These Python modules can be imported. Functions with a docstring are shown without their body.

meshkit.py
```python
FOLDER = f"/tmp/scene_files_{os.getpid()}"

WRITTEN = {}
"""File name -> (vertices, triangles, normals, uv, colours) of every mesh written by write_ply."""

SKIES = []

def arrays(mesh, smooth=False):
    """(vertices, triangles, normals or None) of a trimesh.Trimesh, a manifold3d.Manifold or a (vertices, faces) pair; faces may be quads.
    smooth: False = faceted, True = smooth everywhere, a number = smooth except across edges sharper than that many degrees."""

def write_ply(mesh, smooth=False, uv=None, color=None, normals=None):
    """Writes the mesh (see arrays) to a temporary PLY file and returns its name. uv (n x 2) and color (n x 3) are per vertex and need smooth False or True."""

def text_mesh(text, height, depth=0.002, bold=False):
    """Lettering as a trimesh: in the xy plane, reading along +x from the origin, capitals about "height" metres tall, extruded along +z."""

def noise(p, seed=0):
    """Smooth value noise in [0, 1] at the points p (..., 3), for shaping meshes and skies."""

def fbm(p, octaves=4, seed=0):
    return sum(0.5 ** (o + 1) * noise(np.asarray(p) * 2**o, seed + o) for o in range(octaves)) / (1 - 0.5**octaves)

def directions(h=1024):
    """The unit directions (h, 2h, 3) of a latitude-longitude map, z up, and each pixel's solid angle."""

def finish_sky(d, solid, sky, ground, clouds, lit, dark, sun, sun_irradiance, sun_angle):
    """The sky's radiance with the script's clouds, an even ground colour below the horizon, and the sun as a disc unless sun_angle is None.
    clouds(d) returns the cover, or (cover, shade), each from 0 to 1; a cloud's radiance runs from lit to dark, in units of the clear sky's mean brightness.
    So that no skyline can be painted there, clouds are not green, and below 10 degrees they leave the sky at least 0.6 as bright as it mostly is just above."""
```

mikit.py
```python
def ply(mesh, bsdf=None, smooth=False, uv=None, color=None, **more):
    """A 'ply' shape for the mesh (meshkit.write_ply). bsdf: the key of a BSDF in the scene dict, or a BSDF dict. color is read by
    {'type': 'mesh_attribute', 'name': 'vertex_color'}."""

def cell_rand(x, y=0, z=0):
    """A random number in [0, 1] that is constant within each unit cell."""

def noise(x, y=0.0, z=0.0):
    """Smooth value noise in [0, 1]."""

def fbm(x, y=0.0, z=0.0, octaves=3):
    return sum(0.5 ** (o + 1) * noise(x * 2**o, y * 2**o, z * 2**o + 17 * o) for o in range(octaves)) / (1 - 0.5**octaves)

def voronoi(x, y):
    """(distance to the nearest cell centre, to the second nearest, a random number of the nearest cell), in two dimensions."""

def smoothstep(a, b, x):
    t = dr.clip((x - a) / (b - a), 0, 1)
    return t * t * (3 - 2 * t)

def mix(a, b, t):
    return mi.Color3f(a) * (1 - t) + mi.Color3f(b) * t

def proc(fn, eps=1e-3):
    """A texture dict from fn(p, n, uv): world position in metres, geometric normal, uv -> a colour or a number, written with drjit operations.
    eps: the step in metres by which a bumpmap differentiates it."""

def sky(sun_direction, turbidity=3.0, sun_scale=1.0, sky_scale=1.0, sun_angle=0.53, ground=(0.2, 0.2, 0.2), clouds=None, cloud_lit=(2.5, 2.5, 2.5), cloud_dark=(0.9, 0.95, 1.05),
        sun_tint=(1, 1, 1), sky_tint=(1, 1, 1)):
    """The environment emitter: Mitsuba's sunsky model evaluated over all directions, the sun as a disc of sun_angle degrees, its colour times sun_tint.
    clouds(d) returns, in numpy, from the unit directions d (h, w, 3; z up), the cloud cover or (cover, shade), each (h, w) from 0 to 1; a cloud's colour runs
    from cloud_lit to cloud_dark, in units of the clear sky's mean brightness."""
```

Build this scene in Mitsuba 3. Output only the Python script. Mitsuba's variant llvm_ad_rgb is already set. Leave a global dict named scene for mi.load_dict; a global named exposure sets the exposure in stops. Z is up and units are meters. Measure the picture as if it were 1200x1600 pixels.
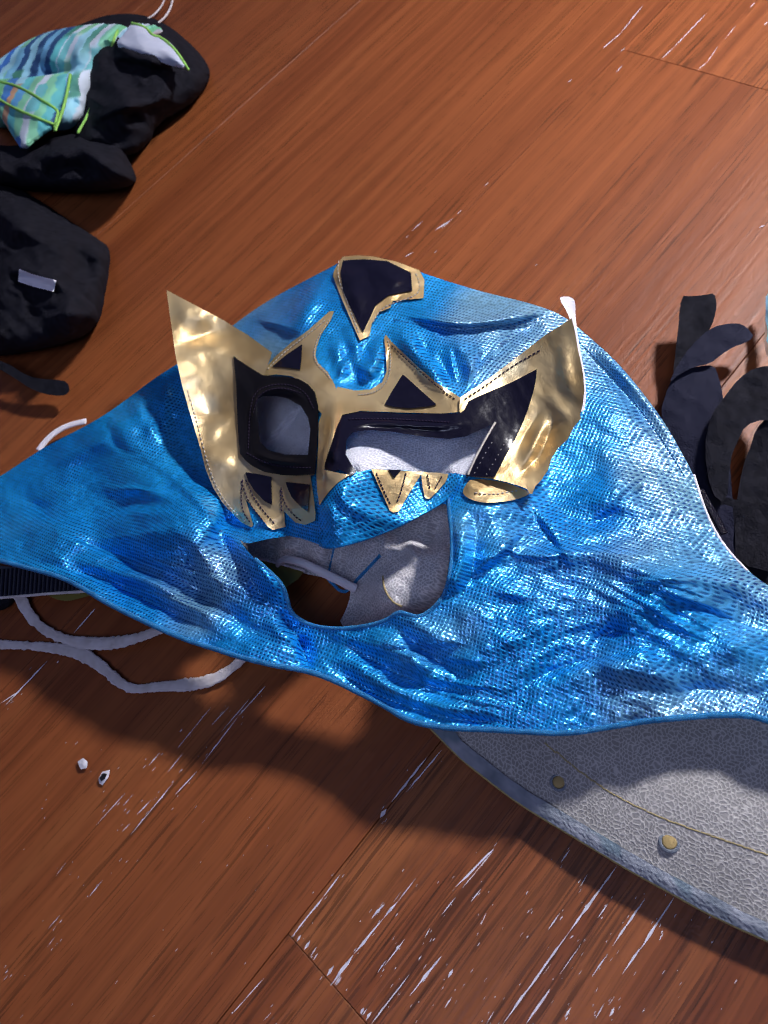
import math, random
import numpy as np, trimesh, mitsuba as mi, drjit as dr, mikit, meshkit
import shapely
from shapely.geometry import Polygon, LineString
from scipy.spatial import Delaunay, cKDTree
from scipy.interpolate import RBFInterpolator

random.seed(7); rng = np.random.default_rng(11)
scene, labels = {'type': 'scene'}, {}

# ------------------------------------------------------------------ camera, lamps, exposure
CAM_H = 0.45
PITCH, ROLL, GRAIN = np.radians([60.907, -25.593, 25.734])
FOC = 1150.0                                             # pixels of the 1200 x 1600 photograph
_cp, _sp = math.cos(PITCH), math.sin(PITCH)
FW = np.array([0, _cp, -_sp]); _r = np.array([1.0, 0, 0]); _u = np.cross(_r, FW)
RT = math.cos(ROLL) * _r + math.sin(ROLL) * _u
UP = -math.sin(ROLL) * _r + math.cos(ROLL) * _u
EYE = np.array([0, 0, CAM_H])
T = mi.ScalarTransform4f
scene['camera'] = {'type': 'thinlens', 'fov': 2 * math.degrees(math.atan(600 / FOC)), 'fov_axis': 'x', 'near_clip': 0.02, 'far_clip': 60.0,
                   'aperture_radius': 0.0011, 'focus_distance': 0.46,
                   'to_world': T().look_at(origin=EYE.tolist(), target=(EYE + FW).tolist(), up=UP.tolist())}
exposure = 0.12

LDIR = np.array([0.73, 0.18, 0.69]); LDIR /= np.linalg.norm(LDIR)
MID = np.array([0.0, 0.27, 0.03])
def lamp(key, pos, r, rgb, label):
    scene[key] = {'type': 'sphere', 'center': np.asarray(pos, float).tolist(), 'radius': r,
                  'emitter': {'type': 'area', 'radiance': {'type': 'rgb', 'value': list(rgb)}}}
    labels[key] = {'label': label, 'category': 'lamp'}
_kp = MID + LDIR * 1.2
scene['desk_lamp'] = {'type': 'disk', 'to_world': T().look_at(origin=_kp.tolist(), target=[0.15, 0.08, 0.0], up=[0, 0, 1]) @ T().scale(0.062),
                      'emitter': {'type': 'area', 'radiance': {'type': 'rgb', 'value': [455, 442, 455]}}}
labels['desk_lamp'] = {'label': 'round cool white lamp to the right, outside the frame, lighting the blue mask', 'category': 'lamp'}
lamp('ceiling_lamp', (-0.35, -0.75, 1.9), 0.42, (2.9, 3.2, 4.8), 'dimmer lamp behind the photographer, outside the frame')
lamp('table_lamp', (1.25, 0.85, 0.6), 0.045, (60, 32, 12), 'small warm lamp beyond the far side of the floor')
scene['room_glow'] = {'type': 'constant', 'radiance': {'type': 'rgb', 'value': [0.036, 0.041, 0.085]}}

# ------------------------------------------------------------------ helpers
def P(px, py, h=0.0):
    """the point at height h above the floor that lies in this direction"""
    px, py, h = np.broadcast_arrays(np.asarray(px, float), np.asarray(py, float), np.asarray(h, float))
    r = FW + RT * ((px - 600) / FOC)[..., None] - UP * ((py - 800) / FOC)[..., None]
    return EYE + r * ((h - CAM_H) / r[..., 2])[..., None]

def floor_xy(p): return P(p[..., 0], p[..., 1], 0.0)[..., :2]

def tag(key, label=None, cat=None, group=None, kind=None):
    d = {}
    if label: d['label'] = label
    if cat: d['category'] = cat
    if group: d['group'] = group
    if kind: d['kind'] = kind
    labels[key] = d
    return key

def numbered(name):
    if name not in scene and name not in labels and not any(k.startswith(name + '__') for k in scene): return name
    i = 1
    while f'{name}_{i:03d}' in scene or f'{name}_{i:03d}' in labels: i += 1
    return f'{name}_{i:03d}'

def thing(name, label, cat, group=None):
    return tag(numbered(name), label, cat, group)

def add(name, mesh, bsdf, parent=None, smooth=True, uv=None, label=None, cat=None, group=None, kind=None):
    key = numbered(f'{parent}__{name}' if parent else name)
    if uv is None and isinstance(mesh, tuple) and len(mesh) == 3: mesh, uv = mesh[:2], mesh[2]
    scene[key] = mikit.ply(mesh, bsdf, smooth=smooth, uv=uv)
    if label or cat or group or kind: tag(key, label, cat, group, kind)
    return key

def chaikin(pts, it=2, closed=True):
    p = np.asarray(pts, float)
    for _ in range(it):
        q = np.roll(p, -1, 0) if closed else p[1:]
        a = p if closed else p[:-1]
        n = np.empty((2 * len(a), 2)); n[0::2] = .75 * a + .25 * q; n[1::2] = .25 * a + .75 * q
        p = n if closed else np.vstack([p[:1], n, p[-1:]])
    return p

def resample(p, step, closed=True):
    p = np.asarray(p, float)
    if closed: p = np.vstack([p, p[:1]])
    out = []
    for a, b in zip(p[:-1], p[1:]):
        n = max(1, int(round(np.linalg.norm(b - a) / step)))
        out.append(a + (b - a) * (np.arange(n) / n)[:, None])
    if not closed: out.append(p[-1:])
    return np.vstack(out)

def jitter_loop(p, amp, wl, seed):
    """an uneven cut edge"""
    n = meshkit.fbm(np.c_[p / wl, np.full(len(p), seed * 7.3)], 3, seed) - .5
    m = meshkit.fbm(np.c_[p / wl, np.full(len(p), seed * 3.1 + 50)], 3, seed + 5) - .5
    return p + 2 * amp * np.c_[n, m]

def planar(outline, holes=(), step=6.0, rough=0.0, seed=1):
    """a fine triangulation of an outline with holes; returns points, faces, boundary loops"""
    loops = [resample(o, step * .8) for o in (outline, *holes)]
    if rough: loops = [jitter_loop(l, rough, 14.0, seed) for l in loops]
    poly = Polygon(loops[0], loops[1:]).buffer(0)
    if poly.geom_type != 'Polygon': poly = max(poly.geoms, key=lambda g: g.area)
    loops = [np.array(poly.exterior.coords)[:-1]] + [np.array(r.coords)[:-1] for r in poly.interiors]
    bd = np.vstack(loops)
    x0, y0, x1, y1 = poly.bounds
    gx, gy = np.meshgrid(np.arange(x0, x1 + step, step), np.arange(y0, y1 + step, step * .866))
    gx = gx + (np.arange(gx.shape[0]) % 2)[:, None] * step / 2
    g = np.c_[gx.ravel(), gy.ravel()]
    shapely.prepare(poly)
    g = g[shapely.contains_xy(poly, g[:, 0], g[:, 1])]
    if len(g):
        d, _ = cKDTree(bd).query(g); g = g[d > step * .55]
    pts = np.vstack([bd, g])
    tri = Delaunay(pts).simplices
    a, b, c = pts[tri[:, 0]], pts[tri[:, 1]], pts[tri[:, 2]]
    area = np.cross(b - a, c - a)
    cen = (a + b + c) / 3
    keep = shapely.contains_xy(poly, cen[:, 0], cen[:, 1]) & (np.abs(area) > 1e-6)
    tri, area = tri[keep], area[keep]
    tri[area > 0] = tri[area > 0][:, ::-1]                # y runs down in the picture: this makes the face look up
    idx, s = [], 0
    for l in loops: idx.append(np.arange(s, s + len(l))); s += len(l)
    return pts, tri, idx

def sheet(outline, hfun, thick=0.001, holes=(), step=6.0, rough=0.0, seed=1, down=None):
    """cloth or foil of real thickness over the floor: height hfun(points) above it. Returns vertices, faces, uv (metres along the cloth)"""
    pts, tri, loops = planar(outline, holes, step, rough, seed)
    h = hfun(pts)
    top = P(pts[:, 0], pts[:, 1], h)
    low = P(pts[:, 0], pts[:, 1], np.maximum(h - thick, 0.0004) if down is None else down(pts, h))
    uv = floor_xy(pts) + 0.6 * np.c_[h, -h]
    n = len(pts)
    V, F, UV = [top, low], [tri, tri[:, ::-1] + n], [uv, uv]
    s = 2 * n
    for l in loops:
        m = len(l); k = np.arange(m); k2 = (k + 1) % m
        V += [top[l], low[l]]; UV += [uv[l], uv[l]]
        q1 = np.c_[s + k, s + k2, s + m + k]; q2 = np.c_[s + k2, s + m + k2, s + m + k]
        F += [q1, q2]; s += 2 * m
    return np.vstack(V), np.vstack(F), np.vstack(UV)

def tube(points, rad, sides=8, flat=1.0, fuzz=0.0, seed=0):
    """a tube along world points; flat < 1 presses it down to a ribbon"""
    p = np.asarray(points, float)
    t = np.gradient(p, axis=0); t /= np.linalg.norm(t, axis=1, keepdims=True) + 1e-12
    a = np.cross(t, [0, 0, 1.0]); a /= np.linalg.norm(a, axis=1, keepdims=True) + 1e-9
    b = np.cross(a, t)
    r = np.broadcast_to(rad, (len(p),)).astype(float)
    ang = np.arange(sides) * 2 * np.pi / sides
    rr = r[:, None] * (1 + fuzz * (np.random.default_rng(seed).random((len(p), sides)) - .5))
    v = p[:, None] + rr[..., None] * (np.cos(ang)[None, :, None] * a[:, None] + flat * np.sin(ang)[None, :, None] * b[:, None])
    i, j = np.meshgrid(np.arange(len(p) - 1), np.arange(sides), indexing='ij')
    q = np.stack([i * sides + j, i * sides + (j + 1) % sides, (i + 1) * sides + (j + 1) % sides, (i + 1) * sides + j], -1).reshape(-1, 4)
    f = [q[:, [0, 2, 1]], q[:, [0, 3, 2]]]
    n = len(p) * sides
    V = np.vstack([v.reshape(-1, 3), p[:1], p[-1:]])
    k = np.arange(sides); k2 = (k + 1) % sides; e = (len(p) - 1) * sides
    f += [np.c_[np.full(sides, n), k, k2], np.c_[np.full(sides, n + 1), e + k2, e + k]]
    return V, np.vstack(f)

def path(pts, hs, it=3, step=4.0):
    """world points along a smoothed pixel path with heights (number, list or function of the points)"""
    p = np.asarray(pts, float)
    if callable(hs):
        q = resample(chaikin(p, it, False), step, False)
        return P(q[:, 0], q[:, 1], hs(q))
    h = np.broadcast_to(np.asarray(hs, float), (len(p),))
    s = np.r_[0, np.cumsum(np.linalg.norm(np.diff(p, axis=0), axis=1))]
    q = resample(chaikin(p, it, False), step, False)
    t = np.r_[0, np.cumsum(np.linalg.norm(np.diff(q, axis=0), axis=1))]
    hh = np.interp(t * s[-1] / t[-1], s, h)
    return P(q[:, 0], q[:, 1], hh)

def join(meshes):
    V, F, s = [], [], 0
    for m in meshes:
        V.append(m[0]); F.append(m[1] + s); s += len(m[0])
    return np.vstack(V), np.vstack(F)

def tps(ctrl, smoothing=0.0):
    c = np.asarray(ctrl, float)
    f = RBFInterpolator(c[:, :2] / 100, c[:, 2] / 100, kernel='thin_plate_spline', smoothing=smoothing)
    return lambda p: f(np.asarray(p) / 100)

def line_dist(p, line):
    """distance, signed side (positive = right-hand side walking along the line, in picture terms), and fraction along the line"""
    l = np.asarray(line, float)
    seg = np.linalg.norm(np.diff(l, axis=0), axis=1); s = np.r_[0, np.cumsum(seg)]
    best, side, frac = np.full(len(p), 1e9), np.zeros(len(p)), np.zeros(len(p))
    for i in range(len(l) - 1):
        d = l[i + 1] - l[i]
        t = np.clip(((p - l[i]) @ d) / (d @ d), 0, 1)
        v = p - (l[i] + t[:, None] * d)
        r = np.linalg.norm(v, axis=1)
        m = r < best
        best[m] = r[m]; side[m] = np.sign(d[0] * v[m, 1] - d[1] * v[m, 0]); frac[m] = (s[i] + t[m] * seg[i]) / s[-1]
    return best, side, frac

def folds_field(folds):
    """folds: (kind, points, height in cm, width in px). ridge: round; crease: narrow valley; lap: a fold with one steep side"""
    prep = [(k, chaikin(l, 2, False), a / 100, w) for k, l, a, w in folds]
    def f(p):
        p = np.asarray(p, float); out = np.zeros(len(p))
        for kind, l, a, w in prep:
            x0, y0 = l.min(0) - 4 * w; x1, y1 = l.max(0) + 4 * w
            m = (p[:, 0] > x0) & (p[:, 0] < x1) & (p[:, 1] > y0) & (p[:, 1] < y1)
            if not m.any(): continue
            d, sd, fr = line_dist(p[m], l)
            taper = np.clip(np.minimum(fr, 1 - fr) / .38, 0, 1); taper = taper * taper * (3 - 2 * taper)
            if kind == 'ridge': v = np.exp(-(d / w) ** 2)
            elif kind == 'crease': v = -np.exp(-(d / w) ** 1.25)
            else:                                         # lap: steep on the right-hand side, a long slope on the left
                v = np.where(sd > 0, np.exp(-(d / (w * .22)) ** 2), np.exp(-(d / w) ** 1.4))
            out[m] += a * v * taper
        return out
    return f

def wrinkle(p, wl, seed, rot=0.0, stretch=1.0):
    c, s = math.cos(rot), math.sin(rot)
    q = np.c_[(p[:, 0] * c + p[:, 1] * s) / (wl * stretch), (-p[:, 0] * s + p[:, 1] * c) / wl, np.full(len(p), seed * 1.7)]
    return meshkit.fbm(q, 3, seed) - .5

def ridged(p, wl, seed, rot=0.0, stretch=1.0):
    return (1 - np.abs(wrinkle(p, wl, seed, rot, stretch)) * 4) * .5

# ------------------------------------------------------------------ materials
mix, noise, fbm, sst, cell = mikit.mix, mikit.noise, mikit.fbm, mikit.smoothstep, mikit.cell_rand
def two(b): return {'type': 'twosided', 'bsdf': b}
def rgb(*v): return {'type': 'rgb', 'value': list(v)}
def bump(b, fn, eps, scale=1.0): return two({'type': 'bumpmap', 'arbitrary': {**mikit.proc(fn, eps)}, 'scale': scale, 'nested': b})

CG, SG = math.cos(GRAIN), math.sin(GRAIN)
SEAMS = [-0.42, -0.165, 0.096, 0.357, 0.66, 0.93, 1.2, 1.47]
def wood(p, n, uv):
    u = p.x * CG + p.y * SG; v = -p.x * SG + p.y * CG
    row = mi.Float(0)
    for s in SEAMS: row = row + dr.select(v > s, 1.0, 0.0)
    b = dr.select((row == 2), dr.select(u > -0.12, 1.0, 0.0), dr.select(row == 3, dr.select(u > 0.595, 1.0, 0.0), 0.0))
    k = row * 7.13 + b * 3.7
    w = v + 0.012 * (fbm(u * 3.0, v * 5.0, k) - .5) + 0.0022 * (noise(u * 18, v * 30, k) - .5)
    broad = fbm(u * 1.6, w * 16, k)
    streak = fbm(u * 3.2, w * 130, k + 3)
    fine = fbm(u * 10, w * 640, k + 9, octaves=2)
    gate = sst(.34, .6, fbm(u * 5, w * 60, k + 5))
    pore = sst(0.60, 0.80, noise(u * 22, w * 1050, k + 21)) * gate
    pore2 = sst(0.64, 0.80, noise(u * 60, w * 1700, k + 31)) * (.4 + .6 * gate)
    c = mix((0.136, 0.034, 0.0105), (0.246, 0.073, 0.0225), dr.clip(.5 + 1.25 * (streak - .5) + 1.0 * (broad - .5), 0, 1))
    c = mix(c, (0.31, 0.112, 0.036), .35 * sst(.5, .8, fbm(u * 1.2, w * 45, k + 40)))
    c = c * (0.80 + 0.44 * fine)
    c = c * (1 - .44 * pore) * (1 - .36 * pore2)
    return c * (0.97 + 0.10 * cell(k * 10))
def wood_bump(p, n, uv):
    u = p.x * CG + p.y * SG; v = -p.x * SG + p.y * CG
    return 0.00012 * noise(u * 26, v * 420, 3) + .0004 * fbm(u * 8, v * 20, 9) + 0.00006 * noise(u * 900, v * 900, 1)
scene['m_wood'] = bump({'type': 'principled', 'base_color': mikit.proc(wood), 'roughness': 0.45, 'specular': 0.32}, wood_bump, 3e-4)
scene['m_gap'] = two({'type': 'diffuse', 'reflectance': rgb(0.012, 0.008, 0.006)})
scene['m_paint'] = two({'type': 'diffuse', 'reflectance': mikit.proc(lambda p, n, uv: mix((.42, .40, .45), (.75, .74, .80), fbm(p.x * 400, p.y * 400, 3)))})

PITCHW = 0.0026
def weave(uv, ang):
    c, s = math.cos(ang), math.sin(ang)
    wx = uv.x + 0.004 * (noise(uv.x * 26, uv.y * 26, 1) - .5); wy = uv.y + 0.004 * (noise(uv.x * 26, uv.y * 26, 8) - .5)
    a = (wx * c + wy * s) / PITCHW; b = (-wx * s + wy * c) / PITCHW
    return a, b
def blue_col(ang):
    def f(p, n, uv):
        a, b = weave(uv, ang)
        fa, fb = a - dr.floor(a), b - dr.floor(b)
        hole = sst(.0, .22, .5 - dr.abs(fa - .5) - .14) * sst(.0, .22, .5 - dr.abs(fb - .5) - .14)
        show = sst(.25, .6, fbm(uv.x * 22, uv.y * 22, 4)) * .6 + .4
        hole = hole * show
        th = mix((0.0, 0.26, 0.76), (0.015, 0.42, 0.90), fbm(uv.x * 14, uv.y * 14, 2))
        th = mix(th, (0.28, 0.46, 0.48), .65 * sst(.5, .75, fbm(uv.x * 9 + 3, uv.y * 9, 6)))
        th = th * (.8 + .4 * cell(dr.floor(a), dr.floor(b), 3))
        return mix(th, (0.0, 0.055, 0.27), hole)
    return f
def blue_bump(ang):
    def f(p, n, uv):
        a, b = weave(uv, ang)
        ia, ib = dr.floor(a), dr.floor(b); fa, fb = a - ia, b - ib
        win = dr.clip(4 * fa * (1 - fa), 0, 1) * dr.clip(4 * fb * (1 - fb), 0, 1)
        t = ((cell(ia, ib, 5) - .5) * (fa - .5) + (cell(ia, ib, 6) - .5) * (fb - .5)) * win
        g = cell(ia, ib, 7)
        t = t * (.22 + 1.5 * sst(.88, .95, g))
        return PITCHW * (t - .09 * win) + .0004 * fbm(uv.x * 110, uv.y * 110, 4) 
    return f
ba, bb = blue_col(.75), blue_bump(.75)
scene['m_blue'] = bump({'type': 'principled', 'base_color': mikit.proc(ba), 'metallic': 0.5, 'roughness': 0.29, 'specular': .6, 'clearcoat': .5, 'clearcoat_gloss': .84}, bb, 1.5e-4)
bc, bd_ = blue_col(.12), blue_bump(.12)
scene['m_blue_lip'] = bump({'type': 'principled', 'base_color': mikit.proc(bc), 'metallic': 0.5, 'roughness': 0.29, 'specular': .6, 'clearcoat': .5, 'clearcoat_gloss': .84}, bd_, 1.5e-4)
scene['m_blue_hem'] = scene['m_blue']

def gold_col(p, n, uv):
    f = fbm(uv.x * 35, uv.y * 35, 3)
    c = mix((0.62, 0.43, 0.195), (0.84, 0.64, 0.34), sst(.3, .7, f))
    return mix(c, (0.42, 0.46, 0.40), .5 * sst(.62, .8, fbm(uv.x * 18 + 9, uv.y * 18, 5)))
def gold_bump(p, n, uv):
    w = noise(uv.x * 60, uv.y * 60, 2) * .02
    r = dr.abs(fbm(uv.x * 75 + w * 30, uv.y * 75, 7) - .5)
    return .0004 * fbm(uv.x * 120, uv.y * 120, 1) - .0009 * r + .0001 * noise(uv.x * 1300, uv.y * 1300, 2)
def grough(p, n, uv): return .38 + .18 * fbm(uv.x * 50, uv.y * 50, 12)
scene['m_gold'] = bump({'type': 'principled', 'base_color': mikit.proc(gold_col), 'metallic': 0.75, 'roughness': mikit.proc(grough), 'specular': .6}, gold_bump, 2e-4)
def gold_bump2(p, n, uv): return .0007 * fbm(uv.x * 70, uv.y * 70, 1) + .00005 * noise(uv.x * 1300, uv.y * 1300, 2)
scene['m_gold_smooth'] = bump({'type': 'principled', 'base_color': mikit.proc(gold_col), 'metallic': 0.72, 'roughness': .28, 'specular': .6}, gold_bump2, 2e-4)
scene['m_olive'] = two({'type': 'principled', 'base_color': rgb(.22, .19, .05), 'metallic': .3, 'roughness': .5})

def vinyl_bump(p, n, uv): return .0006 * fbm(uv.x * 45, uv.y * 45, 2) + .00006 * noise(uv.x * 420, uv.y * 420, 2)
scene['m_vinyl'] = bump({'type': 'principled', 'base_color': rgb(.005, .0045, .013), 'roughness': .2, 'specular': .35, 'clearcoat': .12, 'clearcoat_gloss': .93}, vinyl_bump, 2e-4)
scene['m_felt'] = bump({'type': 'principled', 'base_color': rgb(.004, .0035, .006), 'roughness': .6, 'specular': .2}, vinyl_bump, 2e-4)

def hexnet(uv, scale):
    w = .62 * scale
    x = (uv.x + w * (noise(uv.x / scale * .8, uv.y / scale * .8, 1) - .5) * 2) / scale; y = (uv.y + w * (noise(uv.x / scale * .8, uv.y / scale * .8, 9) - .5) * 2) / scale
    y = y / 1.732 
    ax, ay = x - dr.floor(x) - .5, (y - dr.floor(y) - .5) * 1.732
    bx, by = x + .5 - dr.floor(x + .5) - .5, (y + .5 - dr.floor(y + .5) - .5) * 1.732
    first = ax * ax + ay * ay < bx * bx + by * by
    gx, gy = dr.abs(dr.select(first, ax, bx)), dr.abs(dr.select(first, ay, by))
    return .5 - dr.maximum(gx * .5 + gy * .866, gx)         # distance to the nearest cell edge
def net(scale, lo, hi):
    def f(p, n, uv):
        e = hexnet(uv, scale)
        t = dr.clip((1 - sst(.03, .22, e)) * .8 + .45 * (fbm(uv.x * 260, uv.y * 260, 3) - .35), 0, 1)
        pit = sst(.36, .46, e) * cell(dr.floor(uv.x / scale), dr.floor(uv.y / scale), 2)
        return mix(lo, hi, t) * (.85 + .3 * fbm(uv.x * 25, uv.y * 25, 8)) * (1 - .35 * pit)
    return f
def net_bump(scale):
    def f(p, n, uv): return .00028 * (1 - sst(.0, .25, hexnet(uv, scale))) + .00012 * noise(uv.x * 2500, uv.y * 2500, 1)
    return f
nl, nlb = net(.0021, (.46, .47, .53), (.78, .78, .83)), net_bump(.0021)
scene['m_lining'] = bump({'type': 'principled', 'base_color': mikit.proc(nl), 'roughness': .8, 'sheen': .3}, nlb, 2e-4)
ng, ngb = net(.0025, (.44, .43, .45), (.76, .74, .75)), net_bump(.0025)
scene['m_lining_grey'] = bump({'type': 'principled', 'base_color': mikit.proc(ng), 'roughness': .8, 'sheen': .3}, ngb, 2e-4)
nv, nvb = net(.0027, (.27, .26, .255), (.50, .48, .465)), net_bump(.0027)
scene['m_visor'] = bump({'type': 'principled', 'base_color': mikit.proc(nv), 'roughness': .75, 'sheen': .3}, nvb, 2e-4)
def tape(p, n, uv):
    t = mix((.10, .13, .17), (.34, .36, .42), fbm(uv.x * 130, uv.y * 130, 5))
    return mix(t, (.09, .17, .22), .5 * sst(.56, .7, fbm(uv.x * 45, uv.y * 45, 15)))
scene['m_tape'] = bump({'type': 'principled', 'base_color': mikit.proc(tape), 'roughness': .7}, lambda p, n, uv: .0006 * noise(uv.x * 900, uv.y * 900, 1), 2e-4)
scene['m_piping'] = two({'type': 'principled', 'base_color': rgb(.36, .30, .12), 'roughness': .6})
scene['m_brass'] = two({'type': 'principled', 'base_color': rgb(.40, .29, .12), 'metallic': .35, 'roughness': .65})
scene['m_thread_gold'] = two({'type': 'diffuse', 'reflectance': rgb(.40, .32, .16)})
scene['m_thread'] = two({'type': 'diffuse', 'reflectance': rgb(.50, .46, .42)})
scene['m_thread_dark'] = two({'type': 'diffuse', 'reflectance': rgb(.035, .025, .05)})
scene['m_thread_lime'] = two({'type': 'diffuse', 'reflectance': rgb(.30, .60, .14)})
scene['m_white_cloth'] = bump({'type': 'principled', 'base_color': rgb(.72, .70, .76), 'roughness': .85, 'sheen': .4},
                              lambda p, n, uv: .0009 * fbm(p.x * 1100, p.y * 1100, p.z * 1100), 2e-4)
scene['m_white_cord'] = bump({'type': 'principled', 'base_color': mikit.proc(lambda p, n, uv: mix((.50, .45, .44), (.70, .67, .70), fbm(p.x * 160, p.y * 160, 3))), 'roughness': .9, 'sheen': .4},
                             lambda p, n, uv: .0009 * fbm(p.x * 1300, p.y * 1300, p.z * 1300), 2e-4)
def blackcol(p, n, uv): return mix((.004, .004, .007), (.012, .012, .019), fbm(p.x * 260, p.y * 260, 2))
scene['m_black'] = bump({'type': 'principled', 'base_color': mikit.proc(blackcol), 'roughness': .85, 'sheen': .15, 'specular': .15},
                        lambda p, n, uv: .0006 * noise(p.x * 1500, p.y * 1500, p.z * 1500) + .0018 * fbm(p.x * 70, p.y * 70, 2), 2e-4)
scene['m_navy'] = bump({'type': 'principled', 'base_color': rgb(.009, .010, .026), 'roughness': .8, 'sheen': .3, 'specular': .2},
                       lambda p, n, uv: .0006 * noise(p.x * 1500, p.y * 1500, p.z * 1500) + .0018 * fbm(p.x * 70, p.y * 70, 2), 2e-4)
PAL = [(.16, .40, .62), (.03, .12, .48), (.16, .46, .16), (.28, .52, .62), (.01, .03, .14), (.10, .42, .42), (.55, .60, .68), (.05, .22, .10), (.45, .22, .08), (.22, .55, .30), (.10, .30, .60), (.30, .60, .72)]
def stripes(sc, seed):
    def f(p, n, uv):
        qx, qy = uv.x * .9 - uv.y * .43, uv.x * .43 + uv.y * .9
        x = qx * sc + .9 * (noise(qx * 25, qy * 35, seed) - .5) + .3 * (noise(qx * 160, qy * 160, 2) - .5)
        def pick(i):
            r = cell(i, seed, 4) * len(PAL); c = mi.Color3f(*PAL[0])
            for k in range(1, len(PAL)): c = dr.select(r > k, mi.Color3f(*PAL[k]), c)
            return c
        i = dr.floor(x); t = sst(.7, 1.0, x - i)
        y = noise(qy * 22, i * 7.7, seed + 2)
        c = mix(pick(i), pick(i + 1), t)
        c = mix(c, pick(i + 31), .9 * sst(.60, .70, y))
        return mix(c, (.10, .36, .60), .14) * (.75 + .5 * noise(qx * 90, qy * 40, 5))
    return f
s1, s2 = stripes(95, 3), stripes(80, 12)
scene['m_stripes'] = two({'type': 'principled', 'base_color': mikit.proc(s1), 'roughness': .7, 'sheen': .2})
scene['m_stripes_flap'] = two({'type': 'principled', 'base_color': mikit.proc(s2), 'roughness': .7, 'sheen': .2})
scene['m_pale'] = two({'type': 'principled', 'base_color': mikit.proc(lambda p, n, uv: mix((.36, .42, .55), (.58, .60, .70), fbm(p.x * 60, p.y * 60, 2))), 'roughness': .7})
def rib(p, n, uv):
    x = uv.x / .0034; return mix((.02, .024, .045), (.075, .08, .12), sst(.25, .5, dr.abs(x - dr.floor(x) - .5)))
scene['m_rib'] = two({'type': 'principled', 'base_color': rgb(.035, .037, .06), 'roughness': .8})

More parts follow.
